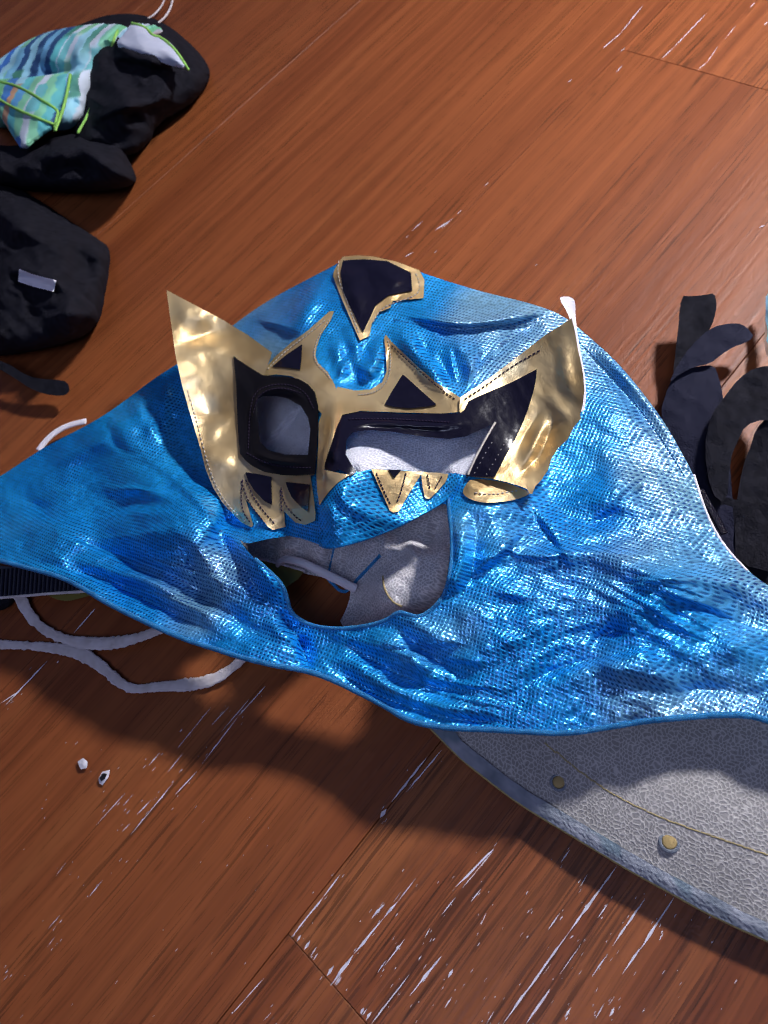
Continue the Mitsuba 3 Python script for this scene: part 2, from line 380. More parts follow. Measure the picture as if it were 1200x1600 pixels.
# ------------------------------------------------------------------ floor
labels['floor'] = {'kind': 'structure'}
def plank(u0, u1, v0, v1):
    g = .00022; u0, u1, v0, v1 = u0 + g, u1 - g, v0 + g, v1 - g; b = .00022; t = .006
    rings = [(0, -t), (0, -b), (b, 0)]
    V = []
    for ins, z in rings:
        for a, c in ((u0 + ins, v0 + ins), (u1 - ins, v0 + ins), (u1 - ins, v1 - ins), (u0 + ins, v1 - ins)):
            V.append((a * CG - c * SG, a * SG + c * CG, z))
    F = []
    for r in range(2):
        for k in range(4): F.append((4 * r + k, 4 * r + (k + 1) % 4, 4 * r + 4 + (k + 1) % 4, 4 * r + 4 + k))
    F.append((8, 9, 10, 11))
    return np.array(V), np.array(F)
rows = list(zip(SEAMS[:-1], SEAMS[1:]))
joints = {0: [-1.3, .35, 1.6], 1: [-1.5, -0.12, 1.05, 2.2], 2: [-1.6, -.62, .595, 1.8], 3: [-1.2, -.1 - .35, 1.35, 2.4], 4: [-1.4, -.3, .98, 2.2], 5: [-.9, .62, 1.9], 6: [-1, .2, 1.5]}
for i, (v0, v1) in enumerate(rows):
    for u0, u1 in zip(joints[i][:-1], joints[i][1:]):
        add('plank', plank(u0, u1, v0, v1), 'm_wood', 'floor', smooth=False)
add('subfloor', trimesh.creation.box(extents=(14, 14, .02), transform=trimesh.transformations.translation_matrix((0, 0, -.018))), 'm_gap', 'floor', smooth=False)

# white marks where the print is worn through, along the grain
def sliver(a, b, w, seed):
    r = np.random.default_rng(seed)
    a, b = np.asarray(a, float), np.asarray(b, float)
    n = max(3, int(np.linalg.norm(b - a) / .0035))
    t = np.linspace(0, 1, n); d = b - a; nn = np.array([-d[1], d[0]]) / (np.linalg.norm(d) + 1e-9)
    prof = np.clip(np.minimum(t, 1 - t) * 5, .08, 1) * (.45 + .75 * r.random(n))
    l = a + t[:, None] * d + nn * (w * prof * (.3 + .5 * r.random(n)))[:, None]
    q = a + t[:, None] * d - nn * (w * prof * (.3 + .5 * r.random(n)))[:, None]
    V = np.vstack([np.c_[l, np.full(n, .00025)], np.c_[q, np.full(n, .00025)]])
    k = np.arange(n - 1)
    F = np.vstack([np.c_[k, n + k, k + 1], np.c_[k + 1, n + k, n + k + 1]])
    return V, F
def mark(x0, y0, x1, y1, wpx):
    a, b = P(x0, y0)[:2], P(x1, y1)[:2]
    s = np.linalg.norm(P(x0 + 5, y0)[:2] - P(x0 - 5, y0)[:2]) / 10
    return sliver(a, b, wpx * s * .5, int(x0 * 7 + y0))
marks = [(455, 1465, 505, 1402, 6), (505, 1402, 532, 1366, 4), (594, 1278, 604, 1264, 9), (612, 1253, 668, 1182, 5), (635, 1238, 690, 1172, 5), (516, 1541, 552, 1492, 8), (552, 1492, 600, 1434, 6), (600, 1434, 622, 1408, 6), (622, 1408, 650, 1372, 3),
         (580, 1436, 601, 1412, 6), (590, 1520, 604, 1500, 4), (600, 1510, 632, 1468, 5), (640, 1556, 690, 1494, 6), (580, 1600, 640, 1522, 5), (690, 1430, 712, 1402, 4), (712, 1386, 772, 1326, 6), (722, 1388, 772, 1328, 3), (664, 1465, 672, 1450, 4), (700, 1528, 708, 1514, 10), (735, 1410, 752, 1388, 3),
         (786, 1600, 888, 1458, 7), (888, 1458, 964, 1353, 6), (822, 1600, 860, 1544, 5), (875, 1522, 906, 1478, 4), (957, 1478, 1008, 1404, 6), (925, 1526, 950, 1490, 5), (934, 1434, 950, 1412, 4), (972, 1522, 1002, 1480, 6), (1000, 1484, 1053, 1402, 6), (930, 1592, 944, 1568, 5),
         (856, 1453, 875, 1426, 4), (876, 1348, 890, 1328, 4), (905, 1388, 918, 1366, 3), (1030, 1470, 1034, 1460, 5), (952, 1588, 960, 1574, 7), (695, 1575, 706, 1558, 6), (754, 1440, 760, 1426, 3), (882, 1590, 892, 1574, 4), (760, 1600, 772, 1580, 3),
         (315, 1195, 372, 1120, 3), (372, 1120, 415, 1072, 3), (273, 1243, 308, 1205, 3), (204, 1305, 272, 1222, 3), (262, 1207, 286, 1207 - 30, 3), (232, 1197, 250, 1176, 3), (330, 1134, 358, 1104, 3), (150, 1290, 197, 1238, 2), (214, 1273, 236, 1250, 3), (191, 1300, 204, 1286, 4), (88, 1368, 104, 1347, 3), (75, 1452, 94, 1430, 3), (74, 1480, 86, 1464, 3), (138, 1403, 160, 1376, 3), (362, 1585, 413, 1528, 3), (412, 1595, 424, 1582, 3),
         (0, 1100, 30, 1080, 3), (8, 1103, 75, 1032, 4), (115, 990, 150, 950, 3), (5, 1533, 14, 1522, 2), (192, 1260, 204, 1246, 2), (277, 1170, 330, 1105, 2), (345, 1145, 390, 1092, 2),
         (1033, 93, 1052, 75, 3), (1052, 75, 1104, 21, 3), (942, 76, 970, 52, 3), (970, 52, 1005, 8, 3), (962, 114, 973, 102, 4), (969, 81, 977, 75, 3), (1090, 110, 1106, 96, 3), (1106, 96, 1122, 72, 2), (1132, 62, 1150, 40, 2), (1194, 40, 1199, 34, 5), (1172, 12, 1180, 4, 3), (886, 130, 894, 124, 3), (644, 361, 660, 346, 4), (680, 360, 708, 342, 4), (690, 358, 704, 345, 3), (632, 402, 646, 394, 4), (714, 335, 722, 328, 4), (634, 372, 639, 368, 4), (756, 292, 764, 285, 3), (678, 396, 684, 391, 3), (1186, 356, 1196, 352, 4), (836, 415, 840, 413, 4)]
mesh_marks = [mark(*m) for m in marks]
for x0, y0, x1, y1, w in marks:                          # crumbs of the same wear around the long marks
    if y0 < 1000: continue
    for _ in range(3):
        t = rng.random(); x = x0 + (x1 - x0) * t + rng.normal(0, 9); y = y0 + (y1 - y0) * t + rng.normal(0, 9)
        L = rng.uniform(2, 9); k = (y1 - y0) / (x1 - x0 + 1e-6); d = np.array([1, k]) / math.hypot(1, k)
        mesh_marks.append(mark(x, y, x + d[0] * L, y + d[1] * L, rng.uniform(1, 3)))
for _ in range(70):
    x, y = rng.uniform(380, 1150), rng.uniform(1380, 1600)
    if x < 450 + (y - 1460) * .85 - 20: continue
    L = rng.uniform(2, 10) * (3 if rng.random() < .12 else 1); mesh_marks.append(mark(x, y, x + L * .57, y - L * .82, rng.uniform(1, 2.6)))
for _ in range(40):
    x, y = rng.uniform(20, 420), rng.uniform(1150, 1600)
    L = rng.uniform(2, 9); mesh_marks.append(mark(x, y, x + L * .65, y - L * .76, rng.uniform(.8, 1.8)))
for k in range(16):                                       # chips along the end joint
    t = rng.random(); x, y = 452 + 122 * t, 1462 + 138 * t
    L = rng.uniform(5, 22); mesh_marks.append(mark(x + 2, y - 2, x + L * .6, y - L * .85, rng.uniform(3, 9)))
add('worn_mark', join(mesh_marks), 'm_paint', 'floor', smooth=False, kind='stuff', label='white worn scratches along the wood grain')

# ------------------------------------------------------------------ the wrestling mask
mask = thing('wrestling_mask', 'shiny blue wrestling mask with gold and black foil face lying open on the wood floor', 'mask')
SHELL = [(0, 745, 2.2), (90, 690, 2.4), (185, 640, 2.8), (270, 575, 3), (385, 492, 2.6), (450, 448, 3.0), (525, 410, 4.6), (580, 401, 5.2), (660, 427, 5), (740, 455, 4.6), (830, 475, 4), (905, 515, 3.2), (960, 560, 2.8), (1040, 660, 2.6), (1085, 745, 2.6), (1130, 830, 2.8), (1200, 915, 3.2),
         (-60, 790, 2.2), (-60, 862, 4.8), (1280, 960, 3.4), (1280, 1150, 4.6),
         (0, 880, 5.0), (100, 905, 5.2), (200, 965, 5.4), (280, 1000, 5.6), (380, 1032, 5.4), (470, 1050, 5), (560, 1082, 4.6), (640, 1132, 4.7), (720, 1142, 4.7), (890, 1148, 4.6), (1000, 1128, 4.6), (1100, 1120, 4.6), (1200, 1132, 4.6),
         (560, 600, 7), (515, 610, 8), (515, 680, 9), (509, 740, 9.5), (508, 800, 9), (508, 855, 7.8), (600, 825, 7), (700, 780, 6.4), (560, 540, 6.6), (545, 540, 6.4), (620, 480, 5.8), (700, 530, 6), (640, 520, 6.2),
         (450, 600, 7), (400, 620, 5.6), (370, 700, 5), (440, 735, 6.5), (495, 740, 8.4), (380, 800, 4.8), (450, 830, 5.6), (500, 500, 6.6), (440, 520, 5.2), (475, 470, 5.2),
         (600, 640, 7.6), (720, 640, 7.2), (720, 755, 6.6), (780, 650, 6.2), (820, 560, 5), (850, 520, 4),
         (760, 800, 7.0), (850, 800, 4.6), (860, 700, 4), (950, 650, 3.8), (950, 780, 4.4), (930, 580, 3.2), (800, 900, 6.2), (750, 1000, 5.8), (900, 980, 5.8), (1050, 880, 4.8), (1100, 1000, 5.2), (640, 1010, 5.6), (560, 1010, 5), (700, 930, 6.3), (716, 860, 7.2), (1000, 920, 5.2), (850, 1080, 5.0),
         (445, 930, 5.8), (395, 868, 6.2), (330, 820, 6.3), (300, 790, 6.2), (250, 765, 5.2), (150, 795, 3.2), (100, 845, 4.6), (200, 845, 5.3), (200, 870, 5), (310, 920, 5.8), (60, 780, 2.4), (400, 980, 5.4),
         (312, 735, 3), (352, 815, 3.4), (285, 655, 2.8), (225, 675, 4.0), (185, 662, 4.2), (150, 705, 3)]
_base = tps(SHELL, 2e-6)
_fr = np.random.default_rng(5)
FAN = []
def fan(n, p0, s0, p1, p2, bend, amp, width):
    # long thin drag folds from one gathered spot out to an edge
    for k in range(n):
        t = (k + _fr.uniform(-.3, .3)) / max(1, n - 1)
        a = np.array(p0) + _fr.normal(0, s0, 2); b = np.array(p1) + (np.array(p2) - np.array(p1)) * t
        a = a + (b - a) * _fr.uniform(0, .35); b = a + (b - a) * _fr.uniform(.55, 1.05)
        m = (a + b) / 2 + _fr.normal(0, bend, 2)
        FAN.append((str(_fr.choice(['ridge', 'lap', 'crease'])), [tuple(a), tuple(m), tuple(b)], amp * _fr.uniform(.5, 1.2), width * _fr.uniform(.7, 1.5)))
fan(13, (865, 850), 22, (1230, 900), (1220, 1110), 12, .34, 13)
fan(9, (490, 1010), 14, (760, 1000), (840, 1125), 10, .32, 11)
fan(9, (445, 985), 16, (60, 800), (20, 890), 10, .30, 12)
fan(6, (340, 800), 16, (60, 735), (60, 850), 12, .22, 16)
fan(7, (720, 890), 16, (900, 790), (900, 1010), 10, .26, 12)
fan(6, (880, 800), 16, (940, 620), (1080, 780), 10, .20, 16)
fan(6, (715, 620), 8, (640, 505), (860, 490), 6, .22, 9)
fan(5, (570, 530), 8, (505, 600), (600, 605), 4, .2, 8)
fan(5, (270, 585), 10, (130, 680), (300, 760), 6, .22, 13)
_folds = folds_field([
    # left skirt
    ('lap', [(200, 705), (262, 730), (320, 790), (372, 848), (410, 880), (446, 930)], .9, 55),
    ('crease', [(95, 842), (190, 868), (265, 893), (330, 938), (395, 985), (440, 1015)], .75, 17),
    ('ridge', [(60, 860), (180, 893), (250, 915), (320, 962), (390, 1008)], .4, 16),
    ('crease', [(20, 868), (110, 888), (210, 925), (300, 972), (380, 1014)], .6, 14),
    ('crease', [(272, 838), (300, 880), (318, 930), (335, 950)], .6, 13),
    ('ridge', [(285, 832), (318, 872), (345, 925), (372, 960)], .35, 14),
    ('ridge', [(0, 825), (70, 812), (130, 838), (170, 868)], .4, 18),
    ('crease', [(10, 765), (60, 790), (85, 815), (120, 835)], .4, 14),
    ('ridge', [(170, 740), (240, 760), (300, 800), (350, 850)], .2, 20),
    ('crease', [(345, 835), (372, 870), (400, 915), (430, 960)], .45, 12),
    ('ridge', [(355, 850), (395, 880), (425, 910), (440, 950)], .35, 12),
    ('ridge', [(405, 975), (440, 985), (468, 1005), (480, 1035)], .5, 14),
    ('crease', [(430, 950), (455, 985), (475, 1010), (500, 1030)], .8, 12),
    ('ridge', [(205, 612), (215, 640), (235, 668), (258, 695)], .45, 12),
    ('crease', [(150, 640), (170, 665), (180, 700), (230, 720)], .35, 12),
    ('ridge', [(60, 728), (110, 715), (150, 690), (190, 668)], .3, 16),
    # chin and front of the right panel
    ('crease', [(478, 985), (470, 1005), (478, 1030), (490, 1052)], .6, 8),
    ('ridge', [(505, 992), (560, 1040), (620, 1085), (700, 1112), (800, 1118)], .55, 17),
    ('crease', [(490, 1020), (560, 1068), (630, 1102), (720, 1125), (840, 1132)], .6, 13),
    ('crease', [(520, 1000), (575, 1028), (640, 1062), (720, 1088), (800, 1092)], .55, 14),
    ('crease', [(618, 975), (650, 1005), (690, 1040), (750, 1075)], .6, 14),
    ('ridge', [(560, 990), (610, 1000), (660, 1040), (700, 1068)], .45, 16),
    ('ridge', [(622, 968), (665, 990), (720, 1012)], .4, 14),
    ('ridge', [(800, 1100), (870, 1060), (950, 1040), (1010, 1050), (1100, 1062)], .6, 22),
    ('crease', [(790, 1088), (860, 1048), (940, 1025), (1010, 1030)], .6, 13),
    ('lap', [(1030, 1008), (1000, 1022), (960, 1032), (930, 1028)], .5, 26),
    ('crease', [(915, 1010), (945, 990), (985, 980)], .6, 10),
    ('ridge', [(960, 1000), (990, 955), (1030, 935), (1090, 950)], .55, 22),
    ('lap', [(1170, 930), (1110, 902), (1060, 898), (1010, 910), (960, 930)], .6, 26),
    ('crease', [(1060, 928), (1110, 955), (1160, 975), (1210, 990)], .6, 13),
    ('ridge', [(1075, 880), (1130, 905), (1200, 935), (1260, 960)], .45, 18),
    ('ridge', [(1100, 1030), (1150, 1010), (1210, 1010)], .5, 25),
    ('crease', [(1010, 1090), (1080, 1075), (1150, 1080), (1210, 1095)], .5, 16),
    ('lap', [(1050, 868), (980, 868), (910, 862), (850, 868), (800, 850)], .65, 28),
    ('crease', [(1075, 872), (1110, 880), (1150, 905)], .45, 10),
    # cheek and mouth corner
    ('ridge', [(706, 765), (716, 800), (722, 850), (716, 900), (690, 945)], .6, 17),
    ('crease', [(738, 790), (745, 850), (735, 910), (705, 955)], .4, 15),
    ('lap', [(718, 905), (760, 880), (800, 845), (825, 810)], .6, 30),
    ('ridge', [(740, 925), (800, 915), (860, 880), (880, 840)], .45, 24),
    ('lap', [(832, 780), (850, 815), (878, 850), (900, 900)], .7, 32),
    ('ridge', [(870, 790), (900, 770), (950, 775), (1000, 765)], .4, 20),
    ('crease', [(905, 820), (950, 812), (980, 785)], .45, 10),
    ('ridge', [(700, 1000), (760, 1005), (830, 985), (890, 940)], .3, 30),
    ('ridge', [(930, 690), (960, 730), (975, 780), (970, 830)], .3, 30),
    # crown
    *FAN,
    ('ridge', [(545, 500), (552, 545), (572, 590), (590, 612)], .45, 14),
    ('ridge', [(522, 515), (530, 560), (545, 600)], .35, 12),
    ('ridge', [(598, 520), (590, 560), (570, 600)], .35, 10),
    ('lap', [(610, 490), (660, 498), (720, 508), (790, 500), (880, 482)], .55, 20),
    ('ridge', [(612, 500), (650, 550), (690, 600), (714, 618)], .5, 14),
    ('crease', [(640, 520), (690, 575), (725, 615)], .4, 10),
    ('ridge', [(700, 520), (735, 560), (730, 600)], .4, 13),
    ('crease', [(770, 500), (800, 520), (860, 505)], .3, 12),
    ('lap', [(395, 500), (430, 506), (475, 522)], .35, 14),
    ('ridge', [(515, 430), (490, 460), (470, 500), (450, 530)], .5, 16),
    ('ridge', [(905, 520), (965, 572), (1040, 665), (1082, 740)], .35, 9),
    ('crease', [(890, 530), (950, 585), (1025, 675), (1066, 745)], .3, 9),
])
def shell_h(p):
    p = np.asarray(p, float)
    h = _base(p) + (1.4 - .35 * np.clip((p[:, 0] - 740) / 80, 0, 1) + .5 * np.clip((640 - p[:, 1]) / 60, 0, 1)) * _folds(p)
    calm = np.clip((p[:, 1] - 650) / 150, .5, 1) * (1 + .35 * np.clip((330 - p[:, 0]) / 80, 0, 1)) * (1 - .8 * np.exp(-((p[:, 0] - 560) / 190) ** 4 - ((p[:, 1] - 670) / 110) ** 4))
    h = h + calm * (.0105 * ridged(p + 30 * np.c_[wrinkle(p, 120, 61), wrinkle(p, 120, 62)], 105, 3, .45, 2.4) + .0060 * ridged(p + 22 * np.c_[wrinkle(p, 80, 63), wrinkle(p, 80, 64)], 50, 8, -.2, 2.0) + .0060 * wrinkle(p, 46, 21) + .0026 * wrinkle(p, 20, 5, .5, 1.6))
    h = h + .002 * ridged(p, 40, 31, .9, 2.0) * np.clip((p[:, 0] - 880) / 100, 0, 1)
    return np.maximum(h, .006)

OUT = [(-60, 780), (0, 745), (62, 703), (90, 688), (150, 657), (190, 630), (240, 592), (270, 573), (330, 535), (385, 492), (425, 466), (470, 442), (520, 416), (545, 402), (580, 402), (630, 414), (664, 428), (720, 446), (770, 460), (830, 474), (880, 492), (925, 530), (965, 566), (1005, 614), (1040, 662), (1068, 712), (1084, 742), (1098, 785), (1115, 825), (1140, 862), (1172, 895), (1200, 915), (1280, 965), (1290, 1170),
       (1215, 1138), (1190, 1122), (1140, 1118), (1080, 1122), (1010, 1128), (950, 1138), (890, 1148), (830, 1146), (770, 1142), (700, 1140), (640, 1130), (600, 1104), (560, 1084), (520, 1064), (480, 1050), (430, 1042), (380, 1030), (330, 1014), (280, 998), (210, 965), (165, 942), (133, 922), (100, 904), (50, 890), (0, 877), (-60, 862)]
MOUTH = [(372, 842), (385, 850), (402, 846), (430, 840), (458, 837), (497, 850), (515, 857), (560, 846), (612, 827), (655, 806), (694, 783), (702, 800), (707, 835), (706, 880), (697, 925), (678, 950), (655, 964), (640, 960), (622, 954), (606, 968), (570, 978), (530, 982), (496, 979), (470, 970), (452, 954), (448, 934), (440, 912), (418, 890), (396, 872)]
EYE_L = [(401, 624), (412, 619), (432, 619), (448, 622), (470, 634), (481, 652), (485, 671), (481, 711), (444, 710), (419, 703), (406, 690), (403, 660)]
EYE_R = [(552, 675), (575, 672), (610, 674), (660, 682), (700, 686), (727, 682), (758, 668), (775, 660), (752, 697), (729, 743), (712, 739), (702, 741), (640, 735), (580, 733), (559, 738), (552, 732), (540, 710), (542, 686)]
def shrink(p, k):
    p = np.asarray(p, float); return p.mean(0) + (p - p.mean(0)) * k
m_out, m_mouth = chaikin(OUT, 2), chaikin(MOUTH, 1)
m_eye_r = np.asarray(EYE_R, float)
hood = sheet(m_out, shell_h, .0011, holes=(m_mouth, shrink(EYE_L, 1.12), m_eye_r), step=3.4)
add('hood', hood, 'm_blue', mask)

def hem(name, pts, dh, rad, bsdf, it=2, **k):
    add(name, tube(path(pts, lambda q: shell_h(q) + dh, it, 3.0), rad, 8, fuzz=.12, seed=len(pts)), bsdf, mask, **k)
hem('hem', [(-60, 861), (0, 876), (50, 889), (100, 903), (133, 921), (165, 941), (210, 964), (280, 996), (330, 1012), (380, 1028), (430, 1040), (480, 1048), (520, 1062), (560, 1082), (600, 1102), (640, 1128), (700, 1138), (770, 1140), (830, 1144), (890, 1146), (950, 1136), (1010, 1126), (1080, 1120), (1140, 1116), (1190, 1120), (1290, 1165)], -.0004, .0016, 'm_blue')
hem('hem', [(398, 873), (419, 891), (441, 913), (449, 935), (453, 955), (471, 971), (496, 980), (530, 983), (570, 979), (606, 969), (622, 955), (640, 961), (655, 965), (678, 951), (697, 926), (706, 881), (707, 836), (702, 801), (700, 770)], -.0003, .0013, 'm_blue')
hem('hem', [(500, 851), (514, 857), (560, 846), (612, 827), (655, 806), (696, 782)], -.0002, .0010, 'm_blue_lip')
hem('white_edge', [(1084, 742), (1097, 785), (1114, 826), (1138, 862), (1168, 893)], -.0005, .0009, 'm_white_cloth')

# stitched seams on the blue cloth
def stitches(pts, hf, bsdf, name, spacing=7.0, length=.55, rad=.00042, it=2):
    q = resample(chaikin(pts, it, False) if it else np.asarray(pts, float), 1.0, False)
    n = max(1, int(len(q) / spacing)); ms = []
    for i in range(n):
        a = q[int(i * spacing)]; b = q[min(len(q) - 1, int((i + length) * spacing))]
        l = np.linspace(a, b, 5); h = hf(l) + rad * np.array([.1, .9, 1.2, .9, .1])
        ms.append(tube(P(l[:, 0], l[:, 1], h), rad, 6))
    return add(name, join(ms), bsdf, mask, kind='stuff')
stitches([(905, 535), (960, 587), (1030, 678), (1070, 745)], shell_h, 'm_blue', 'seam_stitching', 6)
stitches([(615, 500), (660, 508), (720, 518), (790, 510), (870, 492)], shell_h, 'm_blue', 'seam_stitching', 6)

# upper lip: stiffer pulled-down piece of the same cloth
LIP = [(502, 783), (508, 772), (516, 765), (530, 753), (546, 744), (560, 738), (582, 733), (640, 735), (700, 740), (712, 739), (716, 752), (708, 768), (697, 783), (655, 807), (612, 828), (560, 847), (515, 858), (500, 850), (497, 820)]
lip_folds = folds_field([('ridge', [(516, 775), (522, 810), (518, 850)], .25, 10), ('crease', [(512, 770), (535, 800), (560, 815), (590, 812)], .35, 12), ('ridge', [(530, 765), (550, 790), (600, 815), (680, 790)], .3, 16), ('ridge', [(545, 745), (535, 770), (538, 800)], .3, 12)])
def lip_h(p): return shell_h(p) + .0022 + lip_folds(p) + .0012 * wrinkle(p, 30, 77)
add('upper_lip', sheet(chaikin(LIP, 1), lip_h, .0011, step=3.2), 'm_blue_lip', mask)

# gold flares: stiff foil pieces standing away from the head
def on_shell(dz, extra=0, wl=22, seed=2): return lambda p: shell_h(p) + dz + extra * wrinkle(p, wl, seed)
FL = [(260, 453), (300, 474), (340, 495), (385, 522), (425, 551), (418, 572), (412, 588), (440, 600), (480, 604), (494, 625), (497, 660), (495, 700), (491, 742), (485, 743), (489, 770), (493, 802), (492, 814), (477, 820), (462, 817), (444, 799), (446, 823), (426, 828), (419, 823), (400, 800), (384, 780), (396, 821), (393, 824), (378, 817), (361, 800), (348, 786), (333, 762), (322, 735), (310, 690), (298, 650), (285, 605), (275, 560), (268, 510)]
fl_c = tps([(260, 453, 7.6), (300, 474, 7.2), (272, 530, 7.4), (285, 605, 6.9), (300, 650, 6.6), (322, 735, 6.0), (345, 785, 5.6), (380, 815, 5.4), (385, 522, 6.2), (425, 551, 7.0), (330, 560, 6.4), (330, 640, 5.8), (365, 700, 5.9), (390, 660, 6.1), (380, 600, 6.4), (440, 640, 7.2), (390, 740, 6.0), (440, 740, 7.0), (440, 800, 6.4), (490, 660, 8.6), (492, 740, 8.8), (490, 810, 8.2)], 1e-6)
fl_f = folds_field([('ridge', [(264, 490), (300, 485), (340, 500)], .45, 22), ('crease', [(266, 545), (300, 530), (345, 515), (390, 525)], .5, 20), ('ridge', [(280, 565), (320, 545), (370, 540)], .3, 14), ('crease', [(300, 640), (330, 650), (365, 640)], .16, 9), ('ridge', [(320, 690), (345, 660), (370, 655)], .2, 10), ('ridge', [(310, 700), (340, 720), (375, 715)], .35, 16)])
def fl_h(p): return np.maximum(fl_c(p) + fl_f(p) + .0022 * wrinkle(p, 60, 15, .9, 2) + .0008 * ridged(p, 26, 16, 1.1, 2.5), shell_h(p) + .0022)
add('gold_flare', sheet(np.asarray(FL, float), fl_h, .0011, holes=(shrink(EYE_L, 1.1),), step=3.4, rough=.5), 'm_gold', mask, label='pointed gold foil flare with toothed lower edge, standing up at the left of the face')
FR = [(719, 621), (745, 604), (775, 583), (810, 556), (850, 525), (880, 506), (893, 497), (897, 512), (903, 545), (911, 583), (913, 610), (910, 635), (906, 648), (908, 654), (896, 668), (888, 685), (872, 700), (862, 716), (856, 735), (846, 750), (836, 760), (832, 772), (827, 771), (824, 764), (808, 758), (790, 753), (768, 748), (745, 746), (728, 744), (752, 697), (775, 660), (745, 672), (718, 643)]
fr_c = tps([(718, 630, 7.9), (728, 744, 7.0), (770, 748, 7.2), (830, 770, 6.9), (893, 497, 8.8), (912, 610, 8.7), (890, 682, 7.8), (856, 735, 7.2), (810, 556, 7.0), (850, 525, 7.6), (840, 600, 7.2), (820, 680, 6.9), (870, 620, 7.5), (770, 640, 7.2), (760, 690, 7.3), (790, 720, 7.0)], 1e-6)
fr_f = folds_field([('ridge', [(858, 640), (835, 690), (815, 740)], .4, 10), ('crease', [(872, 640), (850, 700), (830, 745)], .35, 9), ('crease', [(855, 630), (820, 680), (800, 720)], .35, 9), ('ridge', [(850, 600), (880, 650), (900, 655)], .3, 12), ('ridge', [(885, 520), (880, 570), (895, 630)], .3, 12), ('crease', [(850, 700), (830, 725), (805, 750)], .35, 8)])
def fr_h(p): return np.maximum(fr_c(p) + fr_f(p) + .0016 * wrinkle(p, 60, 25, 1.0, 2) + .0009 * ridged(p, 26, 26, 1.0, 2.5), shell_h(p) + .0022)
add('gold_flare', sheet(np.asarray(FR, float), fr_h, .0011, step=3.4, rough=.8, seed=5), 'm_gold', mask, label='gold foil flare curling up at the right of the face, with white backing')
# white backing of the right flare, seen where its edge curls
WB = [(873, 466), (880, 463), (893, 464), (899, 471), (899, 492), (902, 520), (909, 560), (915, 592), (916, 625), (912, 645), (905, 640), (909, 610), (907, 584), (899, 546), (893, 513), (888, 490)]
wb_c = tps([(873, 466, 8.7), (899, 471, 8.4), (899, 492, 8.0), (892, 500, 8.4), (916, 600, 8.0), (905, 600, 8.1), (909, 642, 7.8), (902, 530, 8.0)], 1e-6)
add('flare_backing', sheet(chaikin(WB, 1), lambda p: np.minimum(wb_c(p), 1), .0009, step=3.0), 'm_white_cloth', mask, label='curled white edge behind the right gold flare')

# brows and nose
BL = [(412, 588), (410, 581), (430, 557), (455, 535), (480, 517), (505, 495), (515, 486), (522, 486), (517, 500), (502, 522), (495, 542), (493, 556), (497, 567), (512, 581), (521, 597), (527, 610), (522, 640), (510, 655), (497, 640), (492, 613), (480, 600), (455, 588), (430, 585)]
BR = [(527, 604), (555, 610), (580, 608), (597, 597), (604, 580), (603, 555), (600, 528), (603, 523), (612, 534), (632, 553), (655, 575), (682, 598), (719, 621), (718, 644), (690, 646), (636, 645), (561, 642), (540, 650), (524, 640)]
NO = [(505, 640), (520, 600), (530, 612), (556, 612), (560, 643), (535, 648), (526, 668), (519, 690), (508, 722), (507, 734), (520, 737), (546, 742), (528, 754), (515, 767), (504, 782), (499, 790), (496, 770), (494, 742), (497, 700), (498, 660)]
nose_f = folds_field([('ridge', [(527, 606), (522, 645), (517, 690), (506, 730), (503, 780)], .55, 9)])
add('gold_brow', sheet(np.asarray(BL, float), on_shell(.0034, .001), .0009, step=3.0, rough=.3), 'm_gold_smooth', mask, label='dark mirror-like gold brow rising to a point, left of the nose')
add('gold_brow', sheet(np.asarray(BR, float), on_shell(.0030, .0016), .0009, step=3.0, rough=.3), 'm_gold_smooth', mask, label='bright gold brow over the right eye')
add('nose_strip', sheet(np.asarray(NO, float), lambda p: shell_h(p) + .0040 + nose_f(p) + .001 * wrinkle(p, 16, 9), .0009, step=2.6), 'm_gold_smooth', mask)
# black trims round the eyes
TL = [(365, 556), (372, 562), (390, 574), (410, 586), (425, 588), (444, 588), (466, 592), (481, 600), (492, 613), (497, 634), (497, 660), (495, 700), (492, 741), (465, 743), (440, 742), (412, 737), (396, 729), (384, 720), (375, 709), (373, 690), (371, 655), (369, 600)]
lip_l = folds_field([('ridge', [(395, 690), (396, 640), (405, 612), (440, 606), (472, 618), (490, 650)], .25, 5), ('ridge', [(392, 700), (415, 716), (445, 722), (485, 724)], .25, 5)])
def tl_h(p): return np.maximum(fl_h(p), shell_h(p)) + .0022 + lip_l(p)
add('eye_trim', sheet(np.asarray(TL, float), tl_h, .0014, holes=(np.asarray(EYE_L, float),), step=3.0, rough=.3), 'm_felt', mask, label='matt black trim around the left eye hole')
TR = [(528, 655), (535, 648), (561, 643), (600, 645), (636, 647), (680, 646), (715, 646), (722, 631), (760, 614), (800, 597), (839, 577), (837, 595), (833, 613), (825, 640), (813, 670), (804, 688), (793, 706), (783, 726), (773, 745), (750, 745), (728, 744), (752, 697), (775, 660), (758, 668), (727, 682), (700, 686), (660, 682), (610, 674), (575, 672), (552, 675), (542, 686), (540, 710), (548, 724), (557, 737), (548, 744), (540, 738), (530, 734), (521, 737), (507, 733), (506, 728), (512, 708), (519, 688)]
lip_r = folds_field([('ridge', [(534, 690), (545, 664), (600, 660), (690, 668), (760, 655)], .22, 5), ('ridge', [(525, 700), (520, 725)], .25, 6), ('crease', [(540, 670), (600, 667), (700, 676)], .12, 3)])
def tr_h(p):
    w = np.clip((p[:, 0] - 680) / 110, 0, 1); w = w * w * (3 - 2 * w)
    a = shell_h(p)
    return a + w * np.maximum(fr_h(p) - a, 0) + .0034 + (1 - w) * (lip_r(p) + .0010 * wrinkle(p, 14, 19)) + .0006 * w * wrinkle(p, 30, 9)
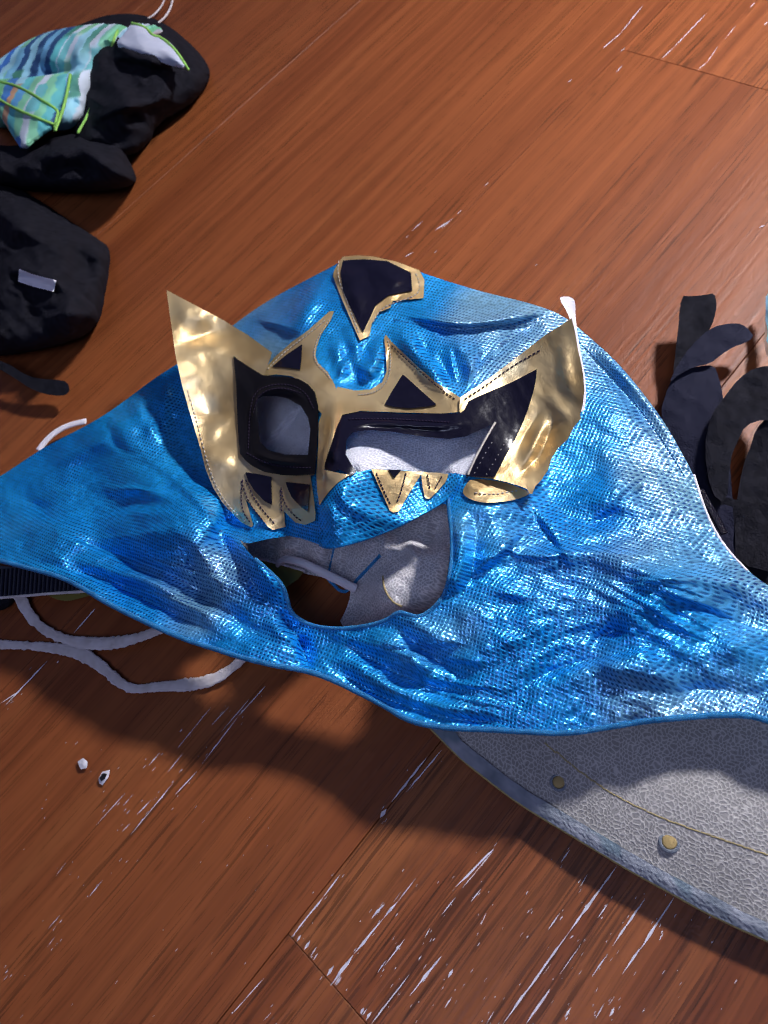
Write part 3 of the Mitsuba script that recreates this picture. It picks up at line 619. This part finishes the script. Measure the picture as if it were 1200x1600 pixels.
add('eye_trim', sheet(np.asarray(TR, float), tr_h, .0014, step=3.0, rough=.4), 'm_vinyl', mask, label='glossy black vinyl trim around the right eye hole, ending in a pointed wing')
add('eye_trim_edge', tube(path([(774, 660), (765, 675), (752, 698), (740, 721), (731, 742)], lambda q: tr_h(q) + .0003, 1, 3), .0007, 8, fuzz=.2), 'm_thread', mask)

# black triangles inlaid in the gold
def inlay(pts, hf, bsdf='m_vinyl', curve=0): add('black_inlay', sheet(np.asarray(pts, float), hf, .0008, step=3.0, rough=.25), bsdf, mask)
inlay([(425, 573), (448, 554), (472, 538), (471, 560), (469, 577), (445, 574)], on_shell(.0046, .001))
inlay([(629, 585), (633, 588), (682, 632), (670, 635), (640, 638), (615, 636), (601, 632), (612, 612)], on_shell(.0044, .0012))
inlay([(383, 738), (404, 741), (424, 745), (425, 789), (412, 782), (397, 766), (388, 752)], lambda p: fl_h(p) + .0015)
inlay([(446, 753), (465, 755), (484, 757), (481, 800), (470, 792), (456, 777), (450, 765)], lambda p: fl_h(p) + .0015)
# fangs under the right eye
FG = [(580, 733), (594, 764), (609, 798), (615, 801), (623, 799), (640, 770), (658, 741), (660, 760), (664, 778), (671, 780), (684, 767), (697, 752), (701, 740), (660, 737), (620, 735)]
add('gold_fang', sheet(np.asarray(FG, float), lambda p: lip_h(p) + .0018 + .0012 * wrinkle(p, 14, 3), .0008, step=2.8, rough=.3), 'm_gold', mask)
inlay([(607, 734), (616, 747), (627, 734)], lambda p: lip_h(p) + .0030)
CP = [(722, 768), (728, 757), (736, 748), (770, 750), (800, 757), (831, 770), (815, 778), (795, 783), (765, 786), (745, 784), (728, 777)]
add('gold_cheek', sheet(chaikin(CP, 1), on_shell(.0026, .003, 30), .0009, step=3.0), 'm_gold', mask, label='pale worn gold cheek piece under the right flare')
# crown emblem
CO = [(535, 401), (522, 422), (520, 432), (530, 457), (542, 486), (555, 516), (562, 532), (577, 525), (581, 506), (592, 488), (610, 481), (614, 470), (662, 466), (663, 437), (655, 422), (620, 409), (580, 400), (560, 399)]
CI = [(536, 407), (532, 425), (536, 455), (551, 487), (567, 519), (577, 499), (587, 477), (607, 461), (644, 454), (642, 426), (605, 408), (570, 405)]
crown_f = folds_field([('ridge', [(540, 410), (550, 440), (565, 500)], .3, 12), ('crease', [(570, 415), (580, 450), (600, 462)], .12, 14), ('ridge', [(590, 410), (610, 440), (640, 440)], .3, 14)])
def cr_h(p): return shell_h(p) + .0024 + crown_f(p) + .002 * wrinkle(p, 16, 4)
add('crown_emblem', sheet(np.asarray(CO, float), cr_h, .0009, step=3.0, rough=.5), 'm_gold', mask)
add('crown_emblem__black_centre', sheet(np.asarray(CI, float), lambda p: cr_h(p) + .0013, .0008, step=3.0, rough=.3), 'm_vinyl', mask)

# stitching on the foil
gs = on_shell(.0044)
stitches([(418, 577), (436, 558), (460, 538), (486, 519), (512, 497)], on_shell(.0038), 'm_thread', 'stitching', 6)
stitches([(514, 500), (499, 523), (491, 545), (490, 557), (495, 569), (509, 582), (519, 597)], on_shell(.0038), 'm_thread', 'stitching', 5)
stitches([(606, 532), (611, 555), (609, 585), (600, 603), (582, 615), (556, 617)], on_shell(.0036), 'm_thread', 'stitching', 5)
stitches([(612, 540), (640, 566), (680, 602), (714, 626)], on_shell(.0036), 'm_thread_dark', 'stitching', 6)
stitches([(726, 624), (760, 602), (800, 572), (848, 545)], lambda p: fr_h(p) + .0004, 'm_thread_dark', 'stitching', 8, it=1)
stitches([(293, 610), (305, 650), (318, 700), (329, 740), (345, 775), (368, 803), (388, 818)], lambda p: fl_h(p) + .0003, 'm_thread', 'stitching', 7)
for l in ([(379, 750), (376, 775), (379, 800), (392, 818)], [(384, 750), (400, 785), (432, 822)], [(439, 762), (443, 785), (458, 805), (474, 816)], [(438, 766), (440, 800)], [(377, 752), (388, 785), (412, 815)]):
    stitches(l, lambda p: fl_h(p) + .0003, 'm_thread_dark', 'stitching', 6, it=1)
for l in ([(588, 740), (600, 768), (612, 792)], [(634, 740), (628, 765), (618, 790)], [(668, 742), (672, 765)], [(690, 745), (676, 770)]):
    stitches(l, lambda p: lip_h(p) + .0022, 'm_thread_dark', 'stitching', 6, it=1)
stitches([(545, 655), (600, 654), (660, 657), (705, 660)], lambda p: tr_h(p) + .0003, 'm_thread_dark', 'stitching', 5, it=1)
stitches([(742, 770), (770, 773), (800, 768), (815, 765)], on_shell(.0030), 'm_thread', 'stitching', 7, it=1)
stitches([(741, 740), (760, 705), (776, 680)], lambda p: tr_h(p) + .0003, 'm_thread', 'stitching', 9, .3, .00022, it=1)
stitches([(760, 742), (780, 708), (795, 680)], lambda p: tr_h(p) + .0003, 'm_thread', 'stitching', 9, .3, .00022, it=1)
stitches([(529, 408), (527, 430), (538, 460), (552, 497), (562, 524)], lambda p: cr_h(p) + .0003, 'm_thread', 'stitching', 6)
stitches([(583, 503), (594, 484), (612, 474), (655, 461), (656, 440), (648, 424)], lambda p: cr_h(p) + .0003, 'm_thread', 'stitching', 6)
for l in ([(388, 700), (390, 640), (400, 608), (440, 598), (475, 608), (491, 640)], [(386, 708), (410, 722), (445, 730), (488, 731)], [(396, 645), (404, 614), (440, 604), (474, 616)]):
    stitches(l, lambda p: tl_h(p) + .0002, 'm_thread_dark', 'stitching', 5)

# lining of the back of the head, seen through the eye and mouth holes
ln_f = folds_field([('ridge', [(712, 780), (705, 815), (690, 870), (655, 925), (600, 955), (548, 975)], 2.0, 44), ('ridge', [(655, 935), (648, 905), (622, 890), (590, 915), (560, 950)], .9, 26), ('ridge', [(545, 880), (560, 850), (590, 840), (608, 860), (605, 895)], 1.2, 24), ('crease', [(664, 868), (676, 840), (700, 800)], 1.6, 14),
                     ('ridge', [(440, 830), (445, 870)], .8, 18), ('crease', [(432, 830), (428, 872)], 1.0, 7), ('crease', [(523, 830), (519, 870), (512, 900)], 1.2, 7), ('crease', [(541, 830), (540, 900)], 1.0, 7), ('ridge', [(470, 862), (500, 848), (518, 870)], .9, 18), ('ridge', [(625, 840), (645, 860), (655, 890)], .8, 12)])
LN = [(372, 800), (430, 785), (560, 790), (700, 760), (800, 780), (800, 880), (780, 920), (740, 960), (690, 985), (640, 990), (560, 985), (528, 976), (540, 955), (548, 930), (545, 915), (520, 905), (474, 896), (440, 886), (400, 876), (370, 860), (350, 825)]
ln_c = tps([(372, 790, 1.6), (560, 785, 2.2), (700, 760, 2.2), (790, 800, 1.6), (740, 960, 1.4), (640, 990, 1.2), (600, 930, 1.6), (540, 940, 1.0), (474, 894, 1.2), (400, 876, 1.3), (450, 850, 1.5), (650, 830, 2.0)], 1e-6)
def ln_h(p): return np.clip(ln_c(p) + ln_f(p) + .007 * wrinkle(p, 46, 40) + .003 * wrinkle(p, 20, 41), .0025, np.maximum(shell_h(p) - .009, .003))
add('lining', sheet(chaikin(LN, 1), ln_h, .002, step=4.0), 'm_lining_grey', mask, label='grey mesh lining padded and crumpled inside the mouth opening')
le_f = folds_field([('lap', [(395, 712), (440, 660), (480, 612)], .7, 30), ('crease', [(478, 715), (492, 680)], .5, 10), ('ridge', [(552, 742), (575, 735), (600, 746)], .7, 16), ('ridge', [(690, 750), (735, 720), (765, 690)], .8, 20)])
EL = [(385, 600), (470, 575), (560, 610), (700, 620), (800, 640), (805, 720), (785, 770), (560, 775), (420, 775), (370, 740)]
def le_h(p):
    g = np.where(p[:, 0] < 515, .042, .0125)
    return np.clip(shell_h(p) - g + le_f(p) + .003 * wrinkle(p, 50, 44), .004, shell_h(p) - .008)
add('lining', sheet(chaikin(EL, 1), le_h, .002, step=4.0), 'm_lining', mask, label='pale grey mesh lining seen through the eye holes')
add('lining_seam', tube(path([(513, 905), (537, 930), (556, 908), (575, 888), (594, 868)], lambda q: ln_h(q) + .0008, 2, 3), .0011, 8, fuzz=.2), 'm_blue', mask)
add('lining_seam', tube(path([(523, 852), (519, 872), (513, 896)], lambda q: ln_h(q) + .0006, 2, 3), .0008, 8, fuzz=.2), 'm_blue', mask)
add('lining_seam', tube(path([(598, 900), (600, 920), (612, 940), (628, 948)], lambda q: ln_h(q) + .0003, 2, 3), .0006, 8, fuzz=.2), 'm_thread_gold', mask)
FLAP = [(385, 864), (396, 872), (430, 880), (475, 893), (466, 905), (448, 917), (440, 922), (420, 905), (395, 885)]
add('gold_reverse', sheet(np.asarray(FLAP, float), lambda p: np.full(len(p), .022) + .002 * wrinkle(p, 30, 4), .0009, step=4.0), 'm_olive', mask, label='olive gold flap edge showing in the mouth opening')
add('lining_edge', tube(path([(384, 862), (396, 871), (430, 879), (476, 892)], .0235, 2, 3), .0008, 8, fuzz=.2), 'm_white_cloth', mask)
add('inner_cord', tube(path([(433, 884), (436, 877), (448, 873), (470, 878), (492, 888), (515, 900), (538, 911), (556, 920)], [.022, .026, .029, .029, .028, .027, .026, .022], 3, 3), np.interp(np.linspace(0, 1, 200), [0, .1, 1], [.0015, .0028, .0036])[:len(path([(433, 884), (436, 877), (448, 873), (470, 878), (492, 888), (515, 900), (538, 911), (556, 920)], .02, 3, 3))], 10, flat=.7, fuzz=.12), 'm_white_cloth', mask, label='white fluffy cord inside the mouth opening')
# hem of the back half showing under the left skirt
RB = [(-40, 880), (60, 890), (135, 915), (155, 920), (140, 924), (80, 927), (40, 931), (0, 934), (-40, 938)]
add('elastic_band', sheet(np.asarray(RB, float), lambda p: np.full(len(p), .012) + .001 * wrinkle(p, 40, 6), .003, step=5.0), 'm_rib', mask, label='dark ribbed band under the left edge of the mask')
ribs = []
for i in range(25):
    x = -30 + i * 6.6
    y1 = 936 - max(x, 0) * .09
    ribs.append(tube(path([(x + 3, y1 - 46), (x, y1 - 4)], .0126, 1, 4), .0009, 6))
add('elastic_rib', join(ribs), 'm_navy', mask + '__elastic_band', kind='stuff')
add('band_edge', tube(path([(-40, 938), (0, 934), (40, 931), (80, 927), (140, 924), (158, 919)], .0125, 2, 4), .0011, 8, fuzz=.1), 'm_white_cord', mask)
add('gold_reverse', sheet(chaikin([(70, 926), (85, 936), (105, 940), (125, 935), (150, 928), (165, 936), (180, 930), (160, 915), (100, 915)], 1), lambda p: np.full(len(p), .006), .001, step=4), 'm_olive', mask)
add('white_edge', tube(path([(60, 704), (72, 688), (88, 674), (108, 664), (134, 658)], .011, 2, 3), .0030, 8, flat=.5), 'm_white_cloth', mask)
add('foil_strip', tube(path([(1094, 765), (1108, 790), (1120, 812), (1132, 834)], .022, 2, 3), .0022, 8, flat=.3), 'm_vinyl', mask)

# ------------------------------------------------------------------ the mesh-lined visor it lies on
vis = thing('visor', 'grey mesh lined curved visor with brass rivets under the lower right edge of the mask', 'visor')
VE = [(640, 1105), (690, 1155), (720, 1185), (762, 1218), (800, 1247), (835, 1270), (880, 1297), (930, 1327), (985, 1360), (1040, 1390), (1090, 1418), (1140, 1443), (1200, 1470), (1260, 1495)]
VIN = [(690, 1115), (722, 1158), (752, 1182), (790, 1212), (828, 1238), (862, 1258), (905, 1284), (955, 1314), (1010, 1346), (1065, 1376), (1115, 1400), (1160, 1424), (1215, 1448), (1275, 1472)]
vis_c = tps([(640, 1105, 1.0), (762, 1218, 1.1), (880, 1297, 1.3), (1040, 1390, 1.3), (1200, 1470, 1.2), (1280, 1300, 2.7), (1050, 1250, 2.6), (900, 1180, 2.2), (1000, 1060, 2.6), (1280, 1060, 2.8), (700, 1060, 1.6), (1150, 1360, 2.0)], 1e-6)
def vis_h(p): return vis_c(p) + .0008 * wrinkle(p, 70, 50)
add('mesh_panel', sheet(np.array(VIN + [(1300, 1480), (1300, 1040), (1000, 1030), (690, 1060)], float), vis_h, .002, step=6.0), 'm_visor', vis)
add('edge_tape', sheet(np.array(VE + VIN[::-1], float), lambda p: vis_h(p) + .0012 + .0012 * np.exp(-(line_dist(p, (np.array(VE) + np.array(VIN)) / 2)[0] / 12) ** 2), .0028, step=3.5, rough=.6), 'm_tape', vis)
add('piping', tube(path(VE, lambda q: vis_h(q) - .0005, 2, 4), .0009, 8, fuzz=.1), 'm_piping', vis)
VS = [(850, 1160), (905, 1205), (960, 1243), (1030, 1277), (1100, 1302), (1160, 1323), (1230, 1345)]
q = resample(chaikin(VS, 2, False), 1.0, False); ms = []
for i in range(0, len(q) - 6, 6):
    l = np.linspace(q[i], q[i + 6], 4) + rng.normal(0, .5, 2); ms.append(tube(P(l[:, 0], l[:, 1], vis_h(l) + .0001), .0004, 6))
add('seam_stitching', join(ms), 'm_thread_gold', vis, kind='stuff')
def rivet(px, py, rpx, bsdf, label):
    c = P(px, py, float(vis_h(np.array([[px, py]]))[0]))
    r = rpx / 2450
    prof = np.array([[0, .0011], [r * .6, .00105], [r * .88, .0008], [r, .0002], [r * 1.02, -.0008]])
    ring = np.array([[r * 1.0, .0001], [r * 1.15, .0006], [r * 1.4, .0001], [r * 1.5, -.001]])
    m = trimesh.creation.revolve(prof[::-1], sections=28); m.apply_translation(c)
    k = add('rivet', m, bsdf, vis, smooth=40, label=label)
    m2 = trimesh.creation.revolve(ring[::-1], sections=28); m2.apply_translation(c)
    add('washer', m2, 'm_tape', k, smooth=40)
rivet(1046, 1315, 9, 'm_brass', 'bright brass rivet')
rivet(873, 1222, 8, 'm_brass', 'dull rivet in the shadow of the mask')

# ------------------------------------------------------------------ white cords on the floor
def cord(pts, hs, r, label, seed):
    p = path(pts, hs, 3, 3)
    rr = r * (1 + .18 * np.sin(np.arange(len(p)) * .11 + seed) + .08 * np.random.default_rng(seed).normal(size=len(p)))
    add('white_cord', tube(p, rr, 12, flat=.36, fuzz=.10, seed=seed), 'm_white_cord', label=label, cat='cord', group=None)
cord([(18, 905), (30, 930), (44, 960), (68, 984), (100, 999), (140, 1006), (185, 1005), (225, 994), (265, 978), (310, 955)], [.009, .006, .004, .004, .004, .005, .006, .008, .014, .022], .0041, 'white cord loop nearest the blue mask edge, left of the chin', 1)
cord([(-30, 1007), (0, 1007), (50, 1009), (100, 1014), (130, 1022), (160, 1042), (185, 1066), (208, 1078), (245, 1073), (300, 1070), (335, 1062), (360, 1046), (385, 1024), (400, 1010)], [.003, .003, .003, .003, .004, .004, .004, .003, .003, .003, .004, .006, .012, .02], .0037, 'long white cord running off the left edge of the picture below the mask', 2)
add('thin_cord', tube(path([(271, -20), (270, 0), (266, 14), (258, 27), (247, 36), (236, 44)], [.001, .002, .006, .010, .012, .01], 3, 3), .0012, 8), 'm_white_cord', label='thin white string at the top, right strand of two', cat='string')
add('thin_cord', tube(path([(262, -20), (258, -2), (251, 12), (241, 23), (231, 29)], [.001, .002, .006, .010, .01], 3, 3), .0010, 8), 'm_white_cord', label='thin white string at the top, left strand of two', cat='string')

# ------------------------------------------------------------------ dark clothes round about
def dome(outline, hmax, reach, seed, wr=.006, base=.0, folds=()):
    poly = resample(outline, 2.0); t = cKDTree(poly); ff = folds_field(folds)
    def f(p):
        d = np.clip(t.query(p)[0] / reach, 0, 1)
        k = np.sqrt(np.clip(1 - (1 - d) ** 2, 0, 1))
        return base + .0025 + k * (hmax + wr * 3.2 * wrinkle(p, 55, seed) + wr * 2.0 * ridged(p + 15 * np.c_[wrinkle(p, 50, 1), wrinkle(p, 50, 2)], 34, seed + 3, .6, 2) + wr * .7 * wrinkle(p, 13, seed + 6) + 1.6 * ff(p))
    return f
def ground(pts, h): return np.full(len(pts), .0006)

ga = thing('lined_garment', 'black garment with bright blue and green striped lining at the top left', 'garment')
A1 = chaikin([(110, 45), (135, 34), (170, 22), (220, 21), (262, 38), (300, 70), (322, 95), (330, 116), (320, 142), (292, 168), (245, 195), (236, 222), (205, 246), (150, 250), (110, 240), (100, 150), (110, 90)], 2)
add('garment_body', sheet(A1, dome(A1, .040, 70, 60, .006, folds=[('lap', [(160, 88), (220, 90), (280, 112)], .9, 30), ('crease', [(190, 170), (220, 190), (240, 205)], .6, 14), ('lap', [(130, 200), (180, 170), (235, 165), (290, 140)], .6, 22), ('ridge', [(165, 120), (200, 150), (205, 200)], .4, 14)]), step=5, down=ground), 'm_black', ga)
A2 = chaikin([(-30, 225), (20, 228), (45, 226), (80, 210), (110, 205), (150, 212), (190, 222), (202, 250), (216, 280), (204, 292), (160, 300), (90, 300), (30, 296), (-30, 290)], 2)
add('front_fold', sheet(A2, dome(A2, .046, 40, 63, .006, folds=[('ridge', [(20, 250), (90, 235), (150, 245), (205, 280)], .5, 16), ('crease', [(40, 280), (110, 262), (180, 268)], .5, 12), ('ridge', [(120, 215), (150, 240), (160, 285)], .35, 12)]), step=4.5, down=ground, rough=1.6, seed=6), 'm_black', ga, label='rolled black front fold of the garment')
A3 = chaikin([(-30, 110), (0, 92), (30, 70), (70, 50), (120, 40), (180, 34), (235, 36), (262, 46), (240, 70), (215, 88), (160, 86), (152, 130), (122, 207), (60, 200), (-30, 200)], 2)
a3h = dome(A3, .030, 60, 66, .005, base=.020, folds=[('lap', [(-20, 125), (50, 118), (110, 112), (150, 100)], -.9, 26), ('ridge', [(95, 48), (80, 80), (92, 112)], .4, 16), ('ridge', [(125, 42), (118, 80), (120, 108)], .4, 12)])
add('striped_lining', sheet(A3, a3h, step=4, down=lambda p, h: np.full(len(p), .004)), 'm_stripes', ga, label='blue and green striped lining')
A4 = chaikin([(-30, 126), (30, 122), (70, 118), (95, 114), (108, 116), (98, 160), (90, 197), (62, 215), (36, 238), (18, 210), (0, 180), (-30, 150)], 1)
a4h = dome(A4, .012, 50, 70, .003, base=.048)
add('striped_flap', sheet(A4, a4h, .002, step=4), 'm_stripes_flap', ga, label='striped flap folded over the lining')
A5 = chaikin([(178, 70), (196, 50), (205, 36), (222, 36), (240, 54), (262, 62), (282, 84), (294, 108), (270, 104), (236, 92), (205, 84)], 1)
a5h = dome(A5, .008, 26, 73, .003, base=.052)
add('pale_panel', sheet(A5, a5h, .002, step=4), 'm_pale', ga, label='pale grey blue inner panel')
for l, hf in (([(-20, 126), (15, 130), (45, 143), (68, 158), (92, 172), (88, 186), (85, 200)], a4h), ([(-10, 150), (20, 168), (48, 180), (84, 194)], a4h), ([(110, 116), (104, 150), (96, 180), (86, 204)], a4h), ([(152, 138), (140, 175), (122, 207)], a3h), ([(205, 36), (228, 42), (238, 56), (252, 58), (275, 78), (294, 108)], a5h), ([(184, 48), (176, 66), (172, 86)], a3h)):
    add('lime_seam', tube(path(l, lambda q, hf=hf: hf(q) + .0006, 2, 3), .0014, 8, fuzz=.3, seed=len(l)), 'm_thread_lime', ga)

gb = thing('dark_garment', 'crumpled black garment with a white tag at the left edge, below the striped one', 'garment')
B1 = chaikin([(-40, 280), (0, 280), (32, 296), (72, 320), (112, 348), (150, 370), (169, 384), (173, 412), (165, 450), (160, 490), (150, 512), (118, 532), (60, 548), (0, 556), (-40, 556)], 2)
b1h = dome(B1, .046, 60, 80, .007, folds=[('lap', [(-10, 440), (30, 418), (90, 440), (115, 470)], .8, 30), ('ridge', [(0, 330), (50, 370), (90, 420)], .7, 22), ('crease', [(100, 380), (130, 400), (150, 440)], .8, 18), ('lap', [(110, 462), (105, 490), (60, 500)], .6, 24)])
add('garment_body', sheet(B1, b1h, step=4.5, down=ground, rough=2.0, seed=4), 'm_black', gb)
add('white_tag', sheet(np.array([(30, 420), (50, 428), (88, 438), (84, 456), (52, 448), (28, 440)], float), lambda p: b1h(p) + .004 + .0012 * wrinkle(p, 20, 2), .0006, step=4), 'm_white_cloth', gb)
STR = np.array([(-30, 556), (10, 566), (40, 586), (62, 592), (100, 594), (108, 602), (108, 614), (96, 619), (70, 616), (45, 606), (25, 592), (-5, 574), (-30, 570)], float)
sth = tps([(-30, 560, 3), (10, 575, 2.6), (45, 596, 2.2), (80, 604, 1.9), (108, 608, 1.8)])
add('strap_end', sheet(chaikin(STR, 1), lambda p: sth(p), .0016, step=4), 'm_black', gb)

gc = thing('strap_harness', 'bundle of dark flat fabric straps on the floor beside the right edge of the mask', 'straps')
def strap(outline, ctrl, bsdf='m_black', it=1, th=.0016, name='strap', seed=1):
    c = tps(ctrl)
    add(name, sheet(chaikin(outline, it), lambda p: np.maximum(c(p) + .005 * wrinkle(p, 40, seed) + .002 * wrinkle(p, 16, seed + 1), .002), th, step=4.5, rough=.9, seed=seed), bsdf, gc)
strap([(1064, 462), (1080, 463), (1100, 461), (1117, 458), (1120, 478), (1116, 500), (1106, 520), (1090, 560), (1070, 600), (1052, 588), (1054, 560), (1060, 510)], [(1064, 462, 3), (1117, 458, 3), (1060, 530, 2.4), (1110, 520, 2.2), (1060, 595, 1.6)], seed=3)
strap([(1045, 600), (1056, 574), (1080, 540), (1110, 512), (1140, 505), (1160, 506), (1172, 517), (1178, 526), (1165, 536), (1145, 542), (1124, 556), (1110, 568), (1085, 573), (1062, 584)], [(1050, 595, 2.2), (1110, 512, 2.9), (1170, 520, 2.4), (1145, 542, 2.3), (1090, 572, 2.4)], 'm_navy', seed=5)
strap([(1030, 650), (1045, 600), (1060, 582), (1090, 572), (1116, 570), (1124, 590), (1130, 622), (1136, 680), (1142, 740), (1146, 800), (1148, 870), (1160, 920), (1120, 900), (1080, 830), (1050, 760)], [(1030, 650, 1.4), (1060, 582, 2.0), (1120, 575, 2.0), (1130, 680, 2.2), (1146, 860, 1.4), (1080, 830, 1.0), (1050, 740, 1.2)], 'm_navy', seed=7)
strap([(1100, 700), (1110, 650), (1130, 622), (1155, 590), (1180, 574), (1230, 568), (1230, 660), (1195, 655), (1165, 664), (1152, 690), (1140, 720), (1136, 790), (1110, 770)], [(1105, 700, 2.6), (1130, 622, 3.2), (1180, 575, 3.6), (1230, 620, 3.6), (1160, 670, 3.0), (1138, 780, 2.4)], seed=9)
strap([(1230, 640), (1200, 650), (1180, 672), (1172, 700), (1160, 730), (1150, 790), (1148, 850), (1150, 880), (1230, 900)], [(1230, 640, 3), (1200, 650, 3), (1172, 700, 2.2), (1148, 850, 1.6), (1230, 880, 2.4)], seed=11)
strap([(1080, 790), (1120, 775), (1160, 782), (1230, 800), (1230, 960), (1180, 930), (1130, 870), (1100, 830)], [(1080, 790, 1.6), (1160, 782, 2.0), (1230, 800, 2.4), (1230, 960, 1.0), (1130, 870, 1.0)], seed=13, name='waistband')
strap([(1197, 452), (1230, 450), (1230, 570), (1200, 562), (1194, 540), (1196, 500)], [(1197, 452, 2), (1230, 500, 3), (1197, 550, 2)], 'm_stripes_flap', seed=15, name='striped_end')

gd = thing('dark_cloth', 'corner of dark cloth under the left edge of the mask beside the white cord', 'cloth')
C1 = chaikin([(-40, 905), (30, 905), (28, 930), (15, 948), (0, 955), (-40, 958)], 1)
add('cloth_corner', sheet(C1, dome(C1, .007, 20, 90, .001), step=5, down=ground), 'm_black', gd)

def chip(pts, h, bsdf, label, seed):
    p = np.asarray(pts, float); c = p.mean(0)
    hf = lambda q: .0015 + h * np.clip(1 - np.linalg.norm(q - c, axis=1) / 16, 0, 1) + .0006 * wrinkle(q, 5, seed)
    v, f, uv = sheet(p, hf, .0012, step=2.5, rough=.5)
    add('paint_chip', (v, f), bsdf, smooth=30, label=label, cat='paint chip')
chip([(121, 1190), (130, 1184), (137, 1190), (136, 1200), (126, 1202)], .003, 'm_paint', 'small round white chip on the wood floor, the left one of two', 3)
chip([(154, 1216), (160, 1206), (172, 1203), (170, 1214), (160, 1227), (155, 1224)], .0015, 'm_paint', 'small dark and white chip on the wood floor, the right one of two', 4)
dc = np.array([(155, 1215), (161, 1208), (167, 1209), (164, 1217), (158, 1221)], float)
v, f, _uv = sheet(dc, lambda q: .0036 + .0004 * wrinkle(q, 5, 2), .0006, step=2.5, rough=.4)
add('dark_centre', (v, f), 'm_black', 'paint_chip_001', smooth=30)
